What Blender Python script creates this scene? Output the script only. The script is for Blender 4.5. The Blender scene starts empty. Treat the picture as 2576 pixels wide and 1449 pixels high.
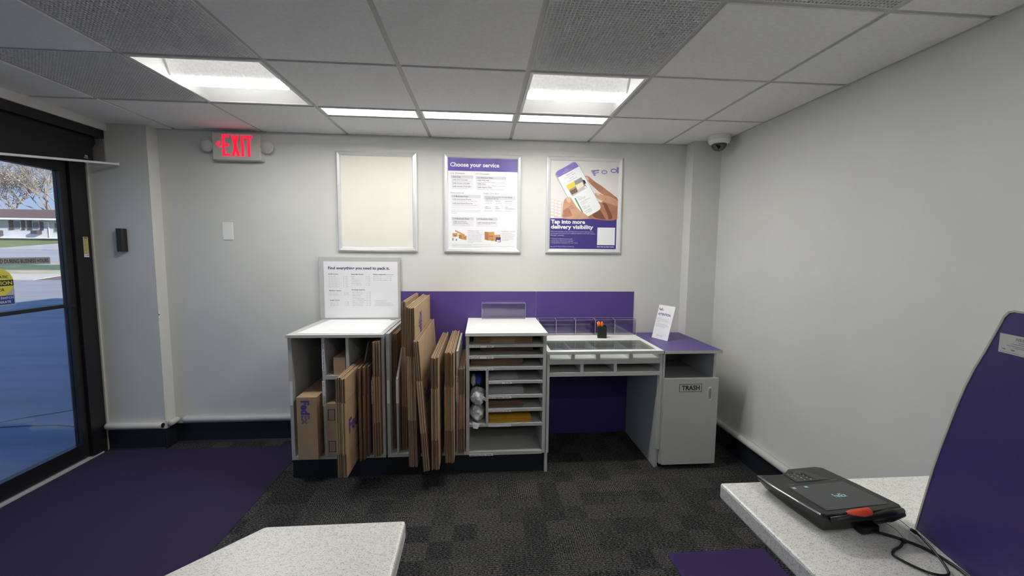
import bpy, math, random
from mathutils import Matrix, Vector
R = random.Random(7)
C = bpy.context.scene.collection
PI = math.pi
# ---------------------------------------------------------------- camera, world, sun, exposure
cam = bpy.data.cameras.new('camera'); co = bpy.data.objects.new('camera', cam); C.objects.link(co)
_r = Vector((0.9969, -0.0782, 0.0091)).normalized(); _f = Vector((0.0787, 0.993, -0.0881)).normalized()
_u = _r.cross(_f).normalized()
co.matrix_world = Matrix(((_r.x, _u.x, -_f.x, 1.6064), (_r.y, _u.y, -_f.y, -2.6411), (_r.z, _u.z, -_f.z, 1.4884), (0, 0, 0, 1)))
cam.sensor_fit = 'HORIZONTAL'; cam.sensor_width = 36; cam.lens = 1031.57/2576*36
cam.shift_x = (1288-1291.93)/2576; cam.shift_y = (722.99-724.5)/2576
cam.clip_start = .02; cam.clip_end = 400
bpy.context.scene.camera = co
w = bpy.data.worlds.new('world'); bpy.context.scene.world = w; w.use_nodes = True
nt = w.node_tree; bg = nt.nodes['Background']
tc = nt.nodes.new('ShaderNodeTexCoord'); sp = nt.nodes.new('ShaderNodeSeparateXYZ'); rp = nt.nodes.new('ShaderNodeValToRGB')
nt.links.new(tc.outputs['Generated'], sp.inputs[0]); nt.links.new(sp.outputs[2], rp.inputs[0]); nt.links.new(rp.outputs[0], bg.inputs[0])
rp.color_ramp.elements[0].color = (.50, .68, 1, 1); rp.color_ramp.elements[1].color = (.08, .23, .72, 1); rp.color_ramp.elements[1].position = .7
bg.inputs[1].default_value = .78
sl = bpy.data.lights.new('sun', 'SUN'); sl.energy = 6.6; sl.color = (1, .92, .82); sl.angle = .01
so = bpy.data.objects.new('sun', sl); C.objects.link(so); so.location = (10, -20, 20)
so.rotation_euler = Vector((-.83, .415, -.40)).to_track_quat('-Z', 'Y').to_euler()
vs = bpy.context.scene.view_settings
vs.view_transform = 'Standard'; vs.look = 'None'; vs.gamma = 1; vs.exposure = 0.34; vs.use_curve_mapping = False
E_TROFFER, E_STRIP, E_SIDE = 62.0, 17.0, .35

# ---------------------------------------------------------------- materials
MATS = {}
def mat(name, col, rough=.6, metal=0, nz=0, ns=40, bump=0, bs=200, spec=.5, emit=None, es=0, sc=(1, 1, 1), coat=0):
    if name in MATS: return MATS[name]
    m = bpy.data.materials.new(name); m.use_nodes = True; t = m.node_tree; b = t.nodes['Principled BSDF']
    b.inputs['Base Color'].default_value = (*col, 1); b.inputs['Roughness'].default_value = rough; b.inputs['Metallic'].default_value = metal
    b.inputs['Specular IOR Level'].default_value = spec; b.inputs['Coat Weight'].default_value = coat
    if emit: b.inputs['Emission Color'].default_value = (*emit, 1); b.inputs['Emission Strength'].default_value = es
    if nz or bump:
        c = t.nodes.new('ShaderNodeTexCoord'); mp = t.nodes.new('ShaderNodeMapping'); mp.inputs['Scale'].default_value = sc
        t.links.new(c.outputs['Object'], mp.inputs[0])
    if nz:
        n = t.nodes.new('ShaderNodeTexNoise'); n.inputs['Scale'].default_value = ns; n.inputs['Detail'].default_value = 4
        t.links.new(mp.outputs[0], n.inputs['Vector'])
        r = t.nodes.new('ShaderNodeMapRange'); r.inputs[3].default_value = 1-nz; r.inputs[4].default_value = 1+nz
        r.inputs[1].default_value = .3; r.inputs[2].default_value = .7
        t.links.new(n.outputs[0], r.inputs[0])
        v = t.nodes.new('ShaderNodeVectorMath'); v.operation = 'SCALE'; v.inputs[0].default_value = col
        t.links.new(r.outputs[0], v.inputs['Scale']); t.links.new(v.outputs[0], b.inputs['Base Color'])
    if bump:
        n = t.nodes.new('ShaderNodeTexNoise'); n.inputs['Scale'].default_value = bs; n.inputs['Detail'].default_value = 3
        t.links.new(mp.outputs[0], n.inputs['Vector'])
        u = t.nodes.new('ShaderNodeBump'); u.inputs['Strength'].default_value = bump; u.inputs['Distance'].default_value = .002
        t.links.new(n.outputs[0], u.inputs['Height']); t.links.new(u.outputs[0], b.inputs['Normal'])
    MATS[name] = m; return m
def clear(name, tint, rough=.02, glossy=1.0, base=0.04):
    if name in MATS: return MATS[name]
    m = bpy.data.materials.new(name); m.use_nodes = True; t = m.node_tree; t.nodes.remove(t.nodes['Principled BSDF'])
    o = t.nodes['Material Output']; tr = t.nodes.new('ShaderNodeBsdfTransparent'); tr.inputs[0].default_value = (*tint, 1)
    g = t.nodes.new('ShaderNodeBsdfGlossy'); g.inputs['Roughness'].default_value = rough; g.inputs[0].default_value = (glossy,)*3+(1,)
    f = t.nodes.new('ShaderNodeFresnel'); gm = t.nodes.new('ShaderNodeNewGeometry'); mi = t.nodes.new('ShaderNodeMix'); mi.data_type = 'FLOAT'; mi.inputs[2].default_value = 1.45; mi.inputs[3].default_value = 1/1.45
    t.links.new(gm.outputs['Backfacing'], mi.inputs[0]); t.links.new(mi.outputs[0], f.inputs[0]); ad = t.nodes.new('ShaderNodeMath'); ad.operation = 'ADD'; ad.use_clamp = True
    ad.inputs[1].default_value = base; mx = t.nodes.new('ShaderNodeMixShader')
    t.links.new(f.outputs[0], ad.inputs[0]); t.links.new(ad.outputs[0], mx.inputs[0]); t.links.new(tr.outputs[0], mx.inputs[1]); t.links.new(g.outputs[0], mx.inputs[2])
    t.links.new(mx.outputs[0], o.inputs[0]); MATS[name] = m; return m
def N(t, k, **kw):
    n = t.nodes.new(k)
    for a, v in kw.items(): setattr(n, a, v)
    return n
WALL = mat('wall_paint', (.66, .66, .625), .55, nz=.03, ns=3, bump=.12, bs=260)
TRIMP = mat('trim_paint', (.56, .56, .52), .5, nz=.03, ns=8, bump=.1, bs=200)
TILE = mat('ceiling_tile', (.84, .84, .83), .9, nz=.04, ns=60, bump=.25, bs=500)
TBAR = mat('grid_metal', (.52, .52, .51), .5)
TBARD = mat('grid_shadow_gap', (.25, .25, .25), .7)
WHITEM = mat('white_enamel', (.80, .80, .77), .45)
BASEB = mat('black_vinyl', (.010, .012, .017), .55, nz=.15, ns=60, bump=.2, bs=120)
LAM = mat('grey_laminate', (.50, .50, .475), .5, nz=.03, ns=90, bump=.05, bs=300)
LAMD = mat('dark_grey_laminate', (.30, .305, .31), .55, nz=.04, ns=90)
LAMW = mat('white_laminate', (.80, .80, .765), .4, nz=.015, ns=30)
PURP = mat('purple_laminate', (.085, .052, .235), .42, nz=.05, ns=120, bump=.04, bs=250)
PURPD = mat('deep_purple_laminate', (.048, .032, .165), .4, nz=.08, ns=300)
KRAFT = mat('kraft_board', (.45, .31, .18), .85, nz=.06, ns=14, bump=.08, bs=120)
KRAFTE = mat('kraft_edge_shade', (.20, .13, .08), .9, nz=.35, ns=260, bump=.5, bs=700)  # edge brown darkened to stand for the shade inside the flutes
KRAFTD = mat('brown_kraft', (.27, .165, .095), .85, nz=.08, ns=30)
INK = mat('purple_ink', (.10, .055, .27), .6)
INKP = mat('dark_purple_ink', (.075, .05, .17), .6)
INKK = mat('black_ink', (.02, .02, .025), .6)
INKG = mat('grey_ink', (.22, .21, .25), .6)
INKO = mat('orange_ink', (.75, .14, .02), .6)
PAPER = mat('white_paper', (.82, .82, .83), .55)
CREAM = mat('cream_paper', (.80, .79, .70), .5, nz=.02, ns=5)
ALU = mat('satin_aluminium', (.74, .74, .74), .34, .35, nz=.02, ns=60)
BLACK = mat('black_metal', (.010, .010, .012), .4)
BLACKF = mat('black_fabric', (.009, .009, .012), .85, bump=.3, bs=400)
BLACKP = mat('black_plastic', (.014, .014, .015), .38, nz=.1, ns=200)
LGREY = mat('light_grey_print', (.62, .61, .65), .55)
VLGREY = mat('pale_grey_print', (.74, .74, .76), .55)
GLASSD = clear('door_glass', (.95, .97, .97))
GLASS = clear('desk_glass', (.74, .775, .755), .01, .9, .02)
ACRYL = clear('clear_acrylic', (.965, .965, .975), .05, .8, .02)
ACEDGE = mat('acrylic_edge', (.62, .62, .72), .2)
LENS = mat('troffer_lens', (.9, .9, .9), .5, emit=(1, .985, .94), es=E_TROFFER)
LENSD = mat('perforated_basket', (.55, .55, .54), .5, emit=(1, .985, .94), es=E_SIDE, nz=.2, ns=90)
LENSS = mat('strip_lens', (.9, .9, .9), .5, emit=(1, .985, .95), es=E_STRIP)

def counter_mat():
    m = mat('speckled_solid_surface', (.80, .795, .75), .38); t = m.node_tree; b = t.nodes['Principled BSDF']
    c = N(t, 'ShaderNodeTexCoord'); mp = N(t, 'ShaderNodeMapping'); mp.inputs['Rotation'].default_value = (0, 0, .5); mp.inputs['Scale'].default_value = (1, 2.0, 1)
    n = N(t, 'ShaderNodeTexNoise'); n.inputs['Scale'].default_value = 300; n.inputs['Detail'].default_value = 2
    r = N(t, 'ShaderNodeValToRGB'); e = r.color_ramp.elements; e[0].position = .34; e[0].color = (.36, .36, .34, 1); e[1].position = .43; e[1].color = (.80, .795, .75, 1)
    n2 = N(t, 'ShaderNodeTexNoise'); n2.inputs['Scale'].default_value = 90; n2.inputs['Detail'].default_value = 3
    r2 = N(t, 'ShaderNodeValToRGB'); e = r2.color_ramp.elements; e[0].position = .3; e[0].color = (.8, .8, .8, 1); e[1].position = .5; e[1].color = (1, 1, 1, 1)
    mx = N(t, 'ShaderNodeMix', data_type='RGBA', blend_type='MULTIPLY'); mx.inputs[0].default_value = 1
    t.links.new(c.outputs['Object'], mp.inputs[0]); t.links.new(mp.outputs[0], n.inputs['Vector']); t.links.new(mp.outputs[0], n2.inputs['Vector'])
    t.links.new(n.outputs[0], r.inputs[0]); t.links.new(n2.outputs[0], r2.inputs[0]); t.links.new(r.outputs[0], mx.inputs[6]); t.links.new(r2.outputs[0], mx.inputs[7])
    t.links.new(mx.outputs[2], b.inputs['Base Color']); return m
SPECK = counter_mat()
def carpet_mat():
    m = mat('ribbed_carpet_tile', (.02, .02, .02), .95, spec=.1); t = m.node_tree; b = t.nodes['Principled BSDF']
    g = N(t, 'ShaderNodeNewGeometry'); L = t.links.new
    def noise(scale, sc):
        mp = N(t, 'ShaderNodeMapping'); mp.inputs['Scale'].default_value = sc; L(g.outputs['Position'], mp.inputs[0])
        n = N(t, 'ShaderNodeTexNoise'); n.inputs['Scale'].default_value = scale; n.inputs['Detail'].default_value = 2.5; L(mp.outputs[0], n.inputs['Vector']); return n
    a = noise(1, (75, 300, 1)); bb = noise(1, (300, 75, 1)); iso = noise(1, (230, 230, 1))
    def cell(size, off):
        mp = N(t, 'ShaderNodeMapping'); mp.inputs['Scale'].default_value = (1/size, 1/size, 0); mp.inputs['Location'].default_value = off; L(g.outputs['Position'], mp.inputs[0])
        fl = N(t, 'ShaderNodeVectorMath', operation='FLOOR'); L(mp.outputs[0], fl.inputs[0])
        wn = N(t, 'ShaderNodeTexWhiteNoise', noise_dimensions='3D'); L(fl.outputs[0], wn.inputs[0]); return wn
    c1 = cell(.25, (.12, .2, 0)); gt = N(t, 'ShaderNodeMath', operation='GREATER_THAN'); gt.inputs[1].default_value = .42; L(c1.outputs[0], gt.inputs[0])
    mx = N(t, 'ShaderNodeMix', data_type='FLOAT'); L(gt.outputs[0], mx.inputs[0]); L(bb.outputs[0], mx.inputs[2]); L(a.outputs[0], mx.inputs[3])
    m2 = N(t, 'ShaderNodeMix', data_type='FLOAT'); m2.inputs[0].default_value = .38; L(mx.outputs[0], m2.inputs[2]); L(iso.outputs[0], m2.inputs[3])
    # ribs: fine dark lines across each patch
    sep = N(t, 'ShaderNodeSeparateXYZ'); L(g.outputs['Position'], sep.inputs[0]); sw = N(t, 'ShaderNodeMix', data_type='FLOAT'); L(gt.outputs[0], sw.inputs[0]); L(sep.outputs[0], sw.inputs[2]); L(sep.outputs[1], sw.inputs[3])
    fr = N(t, 'ShaderNodeMath', operation='MULTIPLY'); fr.inputs[1].default_value = 2*PI/.0125; L(sw.outputs[0], fr.inputs[0]); sn = N(t, 'ShaderNodeMath', operation='SINE'); L(fr.outputs[0], sn.inputs[0])
    c3 = cell(.25, (.6, .7, 3)); am = N(t, 'ShaderNodeMath', operation='MULTIPLY'); L(sn.outputs[0], am.inputs[0]); L(c3.outputs[0], am.inputs[1]); a2 = N(t, 'ShaderNodeMath', operation='MULTIPLY'); a2.inputs[1].default_value = .055; L(am.outputs[0], a2.inputs[0])
    m3 = N(t, 'ShaderNodeMath', operation='ADD'); L(m2.outputs[0], m3.inputs[0]); L(a2.outputs[0], m3.inputs[1]); mx = m3
    # ribs across the tile
    c2 = cell(.125, (.3, .1, 0)); mr = N(t, 'ShaderNodeMapRange'); mr.inputs[3].default_value = -.028; mr.inputs[4].default_value = .022; L(c2.outputs[0], mr.inputs[0])
    ad = N(t, 'ShaderNodeMath', operation='ADD'); L(mx.outputs[0], ad.inputs[0]); L(mr.outputs[0], ad.inputs[1])
    r = N(t, 'ShaderNodeValToRGB'); e = r.color_ramp.elements; e[0].position = .45; e[0].color = (.008, .008, .011, 1); e[1].position = .66; e[1].color = (.15, .145, .13, 1)
    L(ad.outputs[0], r.inputs[0]); L(r.outputs[0], b.inputs['Base Color'])
    u = N(t, 'ShaderNodeBump'); u.inputs['Strength'].default_value = .5; u.inputs['Distance'].default_value = .003; L(ad.outputs[0], u.inputs['Height']); L(u.outputs[0], b.inputs['Normal'])
    return m
CARPET = carpet_mat()
PCARPET = mat('purple_carpet', (.038, .030, .064), .95, nz=.35, ns=420, bump=.5, bs=500, spec=.1)
PCARPET2 = mat('violet_carpet', (.052, .032, .105), .95, nz=.3, ns=420, bump=.5, bs=500, spec=.1)

# ---------------------------------------------------------------- mesh helpers
class MB:
    def __init__(s, m=None): s.v = []; s.f = []; s.mi = []; s.ms = []; s.M = Matrix.Identity(4); s.cur = m
    def mid(s, m):
        m = m or s.cur
        if m not in s.ms: s.ms.append(m)
        return s.ms.index(m)
    def add(s, vs, fs, m=None):
        k = len(s.v); i = s.mid(m); s.v += [s.M @ Vector(p) for p in vs]
        for f in fs: s.f.append([k+j for j in f]); s.mi.append(i)
    def box(s, x0, x1, y0, y1, z0, z1, m=None, dx=0, dy=0):  # dx,dy: shift of the top face
        v = [(x0, y0, z0), (x1, y0, z0), (x1, y1, z0), (x0, y1, z0), (x0+dx, y0+dy, z1), (x1+dx, y0+dy, z1), (x1+dx, y1+dy, z1), (x0+dx, y1+dy, z1)]
        s.add(v, [(3, 2, 1, 0), (4, 5, 6, 7), (0, 1, 5, 4), (1, 2, 6, 5), (2, 3, 7, 6), (3, 0, 4, 7)], m); return s
    def prism(s, poly, a, b, ax='z', m=None):  # extrude a 2-D outline along an axis
        def P(p, h):
            return {'z': (p[0], p[1], h), 'y': (p[0], h, p[1]), 'x': (h, p[0], p[1])}[ax]
        n = len(poly); v = [P(p, a) for p in poly]+[P(p, b) for p in poly]
        s.add(v, [tuple(range(n))[::-1], tuple(range(n, 2*n))]+[(i, (i+1) % n, n+(i+1) % n, n+i) for i in range(n)], m); return s
    def poly(s, pts, m=None): s.add(pts, [tuple(range(len(pts)))], m); return s
    def tube(s, path, r, n=10, m=None, caps=True):
        path = [Vector(p) for p in path]; rs = r if isinstance(r, (list, tuple)) else [r]*len(path); v = []; k = len(path); up = None
        for i, p in enumerate(path):
            d = (path[min(i+1, k-1)]-path[max(i-1, 0)]).normalized()
            if up is None: up = Vector((0, 0, 1)) if abs(d.z) < .9 else Vector((1, 0, 0))
            a = d.cross(up).normalized(); b = a.cross(d).normalized(); up = b
            v += [p+rs[i]*(a*math.cos(2*PI*j/n)+b*math.sin(2*PI*j/n)) for j in range(n)]
        f = [(i*n+j, i*n+(j+1) % n, (i+1)*n+(j+1) % n, (i+1)*n+j) for i in range(k-1) for j in range(n)]
        if caps: f += [tuple(range(n))[::-1], tuple(range((k-1)*n, k*n))]
        s.add(v, f, m); return s
    def lathe(s, prof, c=(0, 0, 0), ax=(0, 0, 1), n=24, m=None):  # prof: (radius, height)
        ax = Vector(ax).normalized(); t = Vector((1, 0, 0)) if abs(ax.x) < .9 else Vector((0, 1, 0)); a = ax.cross(t).normalized(); b = ax.cross(a); c = Vector(c)
        v = [c+ax*h+r*(a*math.cos(2*PI*j/n)+b*math.sin(2*PI*j/n)) for r, h in prof for j in range(n)]
        k = len(prof); f = [(i*n+j, i*n+(j+1) % n, (i+1)*n+(j+1) % n, (i+1)*n+j) for i in range(k-1) for j in range(n)]
        f += [tuple(range(n))[::-1], tuple(range((k-1)*n, k*n))]; s.add(v, f, m); return s
    def build(s, name, parent=None, bevel=0, smooth=False, origin=None):
        if parent is not None:
            q = parent; o = Vector((0, 0, 0))
            while q is not None: o += q.location; q = q.parent
            loc = Vector((0, 0, 0))
        else:
            if origin is None:
                xs = [p.x for p in s.v]; ys = [p.y for p in s.v]; zs = [p.z for p in s.v]
                origin = ((min(xs)+max(xs))/2, (min(ys)+max(ys))/2, min(zs))
            o = Vector(origin); loc = o
        me = bpy.data.meshes.new(name); me.from_pydata([p-o for p in s.v], [], s.f)
        for m in s.ms: me.materials.append(m)
        me.polygons.foreach_set('material_index', s.mi)
        if smooth: me.polygons.foreach_set('use_smooth', [True]*len(me.polygons))
        me.validate(); me.update()
        ob = bpy.data.objects.new(name, me); C.objects.link(ob); ob.location = loc
        if parent is not None: ob.parent = parent
        if bevel:
            bv = ob.modifiers.new('bevel', 'BEVEL'); bv.width = bevel; bv.segments = 2; bv.limit_method = 'ANGLE'; bv.harden_normals = False
        return ob
def tag(o, label, cat, group=None, kind=None):
    if label: o['label'] = label
    if cat: o['category'] = cat
    if group: o['group'] = group
    if kind: o['kind'] = kind
    return o
def thing(name, loc, label, cat, group=None):
    o = bpy.data.objects.new(name, None); C.objects.link(o); o.location = loc; o.empty_display_size = .05
    return tag(o, label, cat, group)
def struct(o): o['kind'] = 'structure'; return o
_tc = {}
def glyphs(s, bold):
    k = (s, bold)
    if k not in _tc:
        cu = bpy.data.curves.new('t', 'FONT'); cu.body = s; cu.resolution_u = 2; cu.offset = bold; cu.size = 1
        ob = bpy.data.objects.new('t', cu); C.objects.link(ob)
        dg = bpy.context.evaluated_depsgraph_get(); me = bpy.data.meshes.new_from_object(ob.evaluated_get(dg))
        v = [(p.co.x, p.co.y) for p in me.vertices]; f = [tuple(p.vertices) for p in me.polygons]
        bpy.data.objects.remove(ob); bpy.data.curves.remove(cu); bpy.data.meshes.remove(me)
        _tc[k] = (v, f)
    return _tc[k]
CAP = .70
def text(mb, s, fr, x, y, h, w=None, m=None, bold=0.0, off=.0004):
    """s written in frame fr=(origin, right, up, normal); x,y baseline start; h cap height; w total width"""
    v, f = glyphs(s, bold)
    if not v: return
    x0 = min(p[0] for p in v); x1 = max(p[0] for p in v); ky = h/CAP; kx = (w/(x1-x0)) if w else ky
    O, U, V, NN = fr
    mb.add([O+U*(x+(p[0]-x0)*kx)+V*(y+p[1]*ky)+NN*off for p in v], f, m)
def frame(o, u, v):
    u = Vector(u).normalized(); v = Vector(v).normalized(); return (Vector(o), u, v, u.cross(v))
def rect(mb, fr, x0, x1, y0, y1, m, off=.0002):
    O, U, V, NN = fr; mb.poly([O+U*a+V*b+NN*off for a, b in ((x0, y0), (x1, y0), (x1, y1), (x0, y1))], m)
def shape(mb, fr, pts, m, off):
    O, U, V, NN = fr; mb.poly([O+U*a+V*b+NN*off for a, b in pts], m)
def smooth_poly(p, n=4):   # Catmull-Rom closed
    o = []
    k = len(p)
    for i in range(k):
        a, b, c, d = p[i-1], p[i], p[(i+1) % k], p[(i+2) % k]
        for j in range(n):
            t = j/n
            o.append(tuple(.5*((2*b[q])+(-a[q]+c[q])*t+(2*a[q]-5*b[q]+4*c[q]-d[q])*t*t+(-a[q]+3*b[q]-3*c[q]+d[q])*t**3) for q in (0, 1)))
    return o

S = .6096; H = 2.345; BY = .597; RX = 3.462; FYW = -5.49
# ---------------------------------------------------------------- floor, walls, ceiling
f = MB(CARPET).box(-1.35, RX+.1, FYW-.1, BY+.1, -.12, 0); struct(f.build('floor'))
f = MB(PCARPET).box(-1.125, .285, -5.3, .472, 0, .0025)
o = f.build('carpet_runner'); tag(o, 'dark purple carpet covering the entrance floor beside the glass door', 'carpet')
f = MB(PCARPET2).box(2.53, 3.03, -1.31, -.795, 0, .0025)
o = f.build('carpet_tile'); tag(o, 'square violet carpet tile set in the black ribbed floor before the right counter', 'carpet')
struct(MB(WALL).box(-1.30, RX+.2, BY, BY+.2, -.1, 2.9).build('wall_back'))
wl = MB(WALL); wl.box(-1.30, -.728, .498, .62, -.1, 2.9)                       # pier beside the door
wl.box(-1.30, -1.17, -3.3, .5, 2.18, 2.9); wl.box(-1.30, -1.13, FYW-.1, -3.3, -.1, 2.9); wl.box(-1.30, -1.13, -3.3, .5, -.1, -.001)
wl.box(-1.30, -.985, FYW, .498, 2.292, 2.4)
# flaked paint on the pier's outer corner
for z, d in ((.98, .03), (1.0, .02), (.94, .014)): wl.box(-.7279, -.7275, .4975, .4975+d*.5, z, z+d, PAPER)
struct(wl.build('wall_left'))
wr = MB(WALL); wr.box(RX, RX+.2, FYW-.1, BY+.1, -.1, 2.9); wr.box(3.236, RX+.01, .48, BY+.01, -.1, 2.9)
struct(wr.build('wall_right'))
struct(MB(WALL).box(-1.5, RX+.2, FYW-.2, FYW, -.1, 2.9).build('wall_front'))
# small paint scuffs on the walls
sc = MB(PAPER)
for x, z, a, b in ((-.05, .235, .03, .004), (-.01, .242, .022, .003), (-.052, .226, .006, .012), (.05, .66, .006, .003), (.04, .90, .004, .004)):
    sc.box(x, x+a, BY-.0006, BY, z, z+b)
sc.box(-.87, -.868, .4974, .498, .25, .27); sc.box(-.80, -.798, .4974, .498, .9, .906); sc.box(-.84, -.836, .4974, .498, 1.0, 1.003)
struct(sc.build('trim_5'))
# exterior roof of the building (stands above the room, keeps the sun out)
struct(MB(TILE).box(-1.35, 16, -16, 6.2, 2.9, 3.1).build('roof_slab'))
EXT = mat('brick_exterior', (.3, .2, .15), .9, nz=.2, ns=20)
ex = MB(EXT); ex.box(-1.35, 16, -16, 6.2, 3.1, 5.0); ex.box(-1.35, -1.2, .62, 6.2, -.2, 3.1); ex.box(-1.35, 16, 6.0, 6.2, -.2, 3.1); ex.box(-1.35, -1.2, -16, FYW-.1, -.2, 3.1)
ex.box(15.8, 16, -16, 6.2, -.2, 3.1); ex.box(-1.35, 16, -16, -15.8, -.2, 3.1)
struct(ex.build('wall_exterior'))

# ceiling tiles in a 2 ft grid
GR = {(0, -2), (-1, -1), (3, -2), (4, -3)}     # return-air grilles, cell = (column, row)
TR = {(0, -1), (3, -1), (2, -7), (4, -5)}                 # troffers, including an added unseen one
SY = .168                                                  # far edge of the strip lights
ct = MB(TILE); g = .012
for c in range(-2, 6):
    for r in range(-9, 1):
        x0, x1, y0, y1 = c*S, (c+1)*S, r*S, (r+1)*S
        if (c, r) in GR or (c, r) in TR: continue
        x0 = max(x0+g, -.985 if c == -2 else -9); x1 = min(x1-g, RX); y1 = min(y1-g, BY)
        if c == 5: x1 = RX
        if r == 0:
            y1 = BY
            y0 = (SY if c in (1, 2, 3) else y0)
        ct.box(x0, x1, y0+g, y1, H, H+.016)
ct.box(-1.3, RX, FYW, BY, 2.70, 2.72)
ceil = struct(ct.build('ceiling'))
tb = MB(TBAR)
for c in range(-1, 6): tb.box(c*S-.012, c*S+.012, FYW, BY, H+.006, H+.009)
for r in range(-8, 1): tb.box(-.985, RX, r*S-.012, r*S+.012, H+.0055, H+.0085)
tb.box(S, 4*S, SY-.012, SY+.012, H+.005, H+.008)
tb.box(RX-.012, RX, FYW, BY, H-.001, H+.002); tb.box(-.985, RX, BY-.006, BY, H-.001, H+.002)
struct(tb.build('trim_1'))
# egg-crate grilles
EGG = mat('grille_plastic', (.82, .82, .82), .6); PLEN = mat('plenum_shade', (.27, .27, .28), .9)
def egg(c, r, label):
    x0, y0 = c*S+g, r*S+g; L = S-2*g; n = 40; root = thing('ceiling_grille', (x0+L/2, y0+L/2, H), label, 'ceiling grille', 'egg-crate return grilles in the ceiling')
    m = MB(EGG)
    for i in range(n+1):
        t = i*L/n; m.box(x0+t-.0013, x0+t+.0013, y0, y0+L, H+.002, H+.011); m.box(x0, x0+L, y0+t-.0013, y0+t+.0013, H+.002, H+.011)
    m.build('lattice', root); MB(PLEN).box(x0, x0+L, y0, y0+L, H+.06, H+.065).build('backing', root)  # dark sheet stands in for the shade of the open plenum
egg(0, -2, 'dark egg-crate grille at the top left, directly before the left ceiling light')
egg(-1, -1, 'dark egg-crate grille in the ceiling left of the left ceiling light')
egg(3, -2, 'pale egg-crate grille directly before the right ceiling light')
egg(4, -3, 'egg-crate grille cut off by the top edge at the far right')
# troffers
PANW = mat('reflector_white', (.86, .86, .84), .5)
def troffer(c, r, label):
    x0, y0 = c*S+g, r*S+g; L = S-2*g; z = H; root = thing('ceiling_light', (x0+L/2, y0+L/2, H), label, 'ceiling light', 'square ceiling lights')
    x1, y1 = x0+L, y0+L; yc = y0+L*.5; e = .016
    fr = MB(WHITEM)
    for a in ((x0, x1, y0, y0+e), (x0, x1, y1-e, y1), (x0, x0+e, y0+e, y1-e), (x1-e, x1, y0+e, y1-e)): fr.box(*a, z-.001, z+.006)
    fr.build('frame', root)
    X0, X1, Y0, Y1 = x0+e, x1-e, y0+e, y1-e; h = .085; q = MB(PANW)
    A = (Y0, z+.004); a2 = (Y0+.05, z+h*.72); a3 = (yc-.10, z+h); b3 = (yc+.10, z+h); b2 = (Y1-.05, z+h*.72); B = (Y1, z+.004)
    prof = [A, a2, a3, b3, b2, B]
    for (p, q2) in zip(prof, prof[1:]): q.add([(X0, p[0], p[1]), (X1, p[0], p[1]), (X1, q2[0], q2[1]), (X0, q2[0], q2[1])], [(0, 1, 2, 3)])
    for X, s_ in ((X0, 1), (X1, -1)): q.poly([(X, p[0], p[1]) for p in prof][::s_])
    q.build('reflector', root)
    l = MB(LENSD); l.prism([(yc-.045, z+.014), (yc+.055, z+.006), (yc+.07, z+h-.002), (yc-.085, z+h-.002)], X0+.012, X1-.012, 'x'); l.build('basket', root)
    l = MB(LENS); l.prism([(yc-.044, z+.009), (yc+.054, z+.001), (yc+.055, z+.005), (yc-.045, z+.013)], X0+.012, X1-.012, 'x'); l.build('lens', root)
    for X in (X0, X1-.012):
        en = MB(PANW); en.prism([(yc-.045, z+.013), (yc+.055, z+.005), (yc+.07, z+h-.001), (yc-.085, z+h-.001)], X, X+.012, 'x'); en.build('end_cap', root)
troffer(0, -1, 'lit square ceiling light between the two dark grilles on the left')
troffer(3, -1, 'lit square ceiling light above the posters on the right')
troffer(2, -7, 'added square ceiling light out of view far behind the camera')  # unseen lamp added to balance the room light, its place chosen freely
troffer(4, -5, 'square ceiling light out of view above the right counter')
for c, lb in ((1, 'leftmost of the three slim strip lights by the back wall'), (2, 'middle one of the three slim strip lights by the back wall'), (3, 'slim strip light directly behind the right square ceiling light')):
    x0, x1, y0, y1 = c*S+g, (c+1)*S-g, g, SY-g
    root = thing('strip_light', ((x0+x1)/2, (y0+y1)/2, H), lb, 'ceiling light', 'slim strip lights along the back wall')
    m = MB(WHITEM); e = .012
    for a in ((x0, x1, y0, y0+e), (x0, x1, y1-e, y1), (x0, x0+e, y0+e, y1-e), (x1-e, x1, y0+e, y1-e)): m.box(*a, H-.001, H+.03)
    m.build('frame', root); MB(LENSS).box(x0+e, x1-e, y0+e, y1-e, H+.022, H+.03).build('lens', root)

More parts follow.
